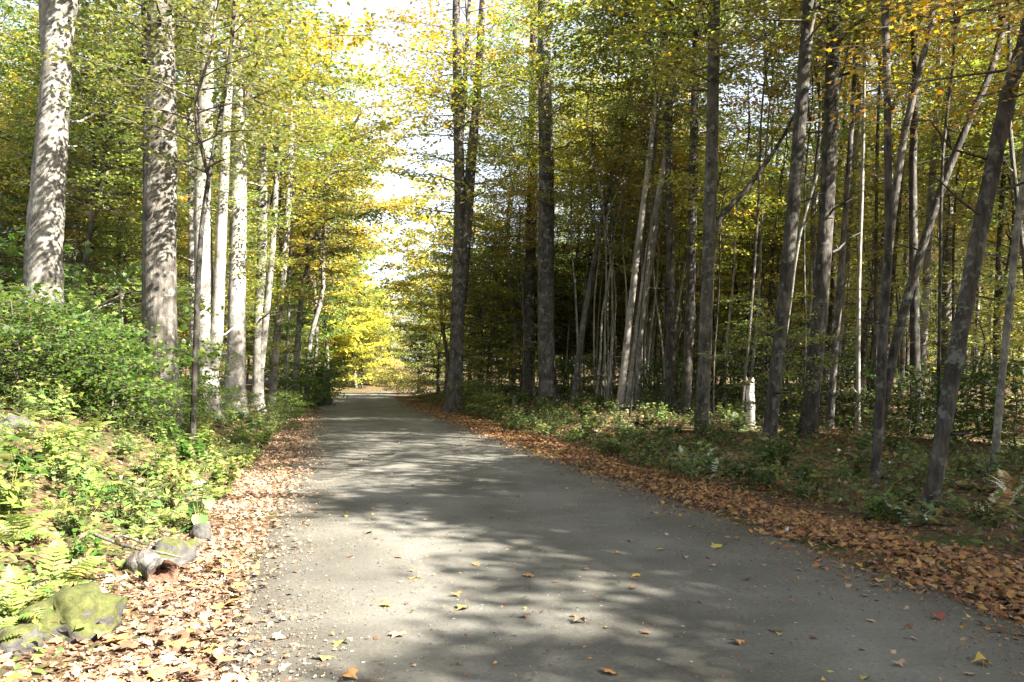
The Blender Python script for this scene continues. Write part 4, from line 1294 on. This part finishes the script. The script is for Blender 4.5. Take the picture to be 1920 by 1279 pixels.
# plant with big heart-shaped leaves, each leaf a part
pnt = at(372, 930, 8.3)
root = tag(obj('broad_leaved_plant', None, None, (pnt.x, pnt.y, gz(pnt.x, pnt.y))), 'plant with big heart-shaped green leaves above the small upright stone', 'plant')
rng = np.random.default_rng(4)
mb = MB()
BIG = leaf_mat('leaf_big_green', [(0.07, 0.17, 0.035), (0.11, 0.22, 0.05)], gloss=0.25)
hv = []; hf = []
ol = [(0, 0), (-0.12, 0.2), (0.02, 0.42), (0.3, 0.47), (0.62, 0.30), (1.0, 0.0), (0.62, -0.30), (0.3, -0.47), (0.02, -0.42), (-0.12, -0.2)]
hv = [(x, y, 0.15 * abs(y) - 0.2 * x * x) for x, y in ol] + [(0.35, 0, -0.02)]
hf = [(10, (i + 1) % 10, i) for i in range(10)]
heart = mesh_np('leaf', np.array(hv), np.array(hf), None, BIG, True)
for (dx, dz, ax, az, sc_) in [(-0.12, 0.10, 0.9, -2.2, 0.17), (0.02, 0.20, 1.2, -1.2, 0.17), (-0.05, 0.32, 1.0, -1.9, 0.15), (0.08, 0.36, 1.1, -0.9, 0.13), (-0.02, 0.44, 0.8, -2.6, 0.12), (-0.16, 0.24, 0.9, -2.9, 0.13), (0.05, 0.46, 0.9, 0.6, 0.11)]:
    o = obj('leaf', heart, root, (dx, rng.normal(0, 0.05), dz), (0, ax * 0.7, az), sc_)
    mb.add(*tube(np.array([[0, 0, -0.03], [dx * 0.4, 0, dz * 0.6], [dx, 0, dz]]), np.array([0.006, 0.005, 0.003]), 4))
obj('stem', mb.mesh('stem', LEAF['herb']), root)
# white-headed flower cluster on top
mb = MB()
for k in range(26):
    a = rng.uniform(0, 6.28); r_ = 0.07 * math.sqrt(rng.random())
    c = np.array([r_ * math.cos(a) + 0.02, r_ * math.sin(a), 0.52 + rng.normal(0, 0.02)])
    mb.add(*leaves(T_QUAD, np.repeat(c[None], 4, 0), rng.normal(0, 0.5, (4, 3)) + [0, 0, 1], rng.normal(0, 1, (4, 3)), np.full(4, 0.018), rng))
obj('flower_head', mb.mesh('flower_head', single_leaf_mat('pale_flower', (0.62, 0.60, 0.48), (0.45, 0.46, 0.30))), root)

# ------------------------------------------------------------------ single fallen leaves on the road
def fallen_mesh(seed):
    rg = np.random.default_rng(seed)
    V, T = leaves(T_MAPLE, np.zeros((1, 3)), np.array([[0, 0, 1.0]]), np.array([[1.0, 0, 0]]), np.ones(1), rg)
    V = V.copy(); V[:, 0] -= 0.45
    V[:, 2] = 0.10 + rg.uniform(0.2, 0.9) * V[:, 1] ** 2 * rg.choice([-1, 1]) + rg.uniform(-0.5, 0.7) * V[:, 0] ** 2 + rg.normal(0, 0.03, len(V))
    V[:, 2] -= V[:, 2].min()
    m = MB().add(V, T)
    m.add(*tube(np.array([[-0.45, 0, V[0, 2]], [-0.65, 0.03, V[0, 2] + 0.03], [-0.85, 0.1, 0.02]]), np.array([0.012, 0.01, 0.008]), 3, cap=False))
    return m.mesh('fallen_leaf', FALLEN['brown'])


FL = [fallen_mesh(k) for k in range(7)]
fr = random.Random(12)


def fallen(x, y, s, colr, label, group, dz=0.004):
    o = obj('fallen_leaf', FL[fr.randrange(7)], None, (x, y, road_z(x, y) + dz), (fr.gauss(0, 0.15), fr.gauss(0, 0.15), fr.uniform(0, 6.28)), s, FALLEN[colr])
    tag(o, label, 'leaf', group)


WHERE = [(868, 1140, 'yellow-green', 0.13), (724, 1136, 'yellow', 0.10), (776, 1084, 'yellow', 0.09), (990, 1082, 'orange', 0.10), (855, 1116, 'orange', 0.08), (1085, 1170, 'tan', 0.10), (748, 1193, 'tan', 0.12),
         (1345, 1025, 'yellow-green', 0.13), (1645, 1086, 'yellow', 0.12), (1754, 1158, 'red', 0.11), (1380, 1209, 'orange', 0.10), (1192, 1083, 'yellow', 0.09), (645, 968, 'yellow', 0.10), (690, 1000, 'red', 0.09),
         (1140, 1265, 'orange', 0.11), (1452, 1183, 'brown', 0.09), (640, 1207, 'yellow', 0.10), (604, 1233, 'yellow', 0.10), (1840, 1245, 'yellow', 0.11), (1188, 1106, 'brown', 0.09), (985, 1158, 'brown', 0.09), (1210, 1190, 'brown', 0.06), (654, 1272, 'orange', 0.10), (1400, 1086, 'brown', 0.09)]
NEARBY = ['the largest', 'a small', 'a curled', 'a bright']
for (px, py, colr, s) in WHERE:
    z_ = 0.03
    depth = (CAM_H - z_) / math.tan(math.atan((py - 639.5) / F) - PITCH)
    x = at(px, py, depth).x
    if (px, py) == (868, 1140): lab, g = 'large yellow-green maple-shaped leaf alone near the middle of the road', None
    elif (px, py) == (1754, 1158): lab, g = 'dark red leaf on the shaded road near its right edge', None
    elif (px, py) == (1645, 1086): lab, g = 'bright yellow leaf at the right edge of the road beside the litter', None
    else: lab, g = colr + ' fallen leaf lying on the grey road', colr + ' fallen leaves on the road'
    fallen(x, depth, s, colr, lab, g)
for k in range(170):
    y = 4.2 + 19 * fr.random() ** 1.5
    u = (fr.random() * 2 - 1)
    u = math.copysign(abs(u) ** 0.75, u) * 2.45
    x = float(road_c(y)) + u / 0.976
    colr = fr.choice(['yellow', 'orange', 'brown', 'brown', 'tan', 'tan', 'tan', 'yellow-green', 'brown', 'brown'])
    fallen(x, y, fr.uniform(0.03, 0.075), colr, colr + ' fallen leaf on the road ' + ('close by ' if y < 6.5 else 'further on ' if y < 11 else 'far along ') + ('towards its left side' if u < -0.9 else 'near its middle' if u < 0.9 else 'towards its right side'), colr + ' fallen leaves on the road')
for k in range(100):
    y = 3.9 + 3.2 * fr.random()
    x = left_d(y, fr.uniform(-0.15, 0.75))
    colr = fr.choice(['orange', 'brown', 'tan', 'tan', 'yellow', 'brown'])
    fallen(x, y, fr.uniform(0.07, 0.12), colr, colr + ' fallen leaf on top of the litter at the lower left', colr + ' leaves on the litter at the lower left', 0.035)
print('objects', len(bpy.data.objects), 'tris', sum(len(m.polygons) for m in bpy.data.meshes))
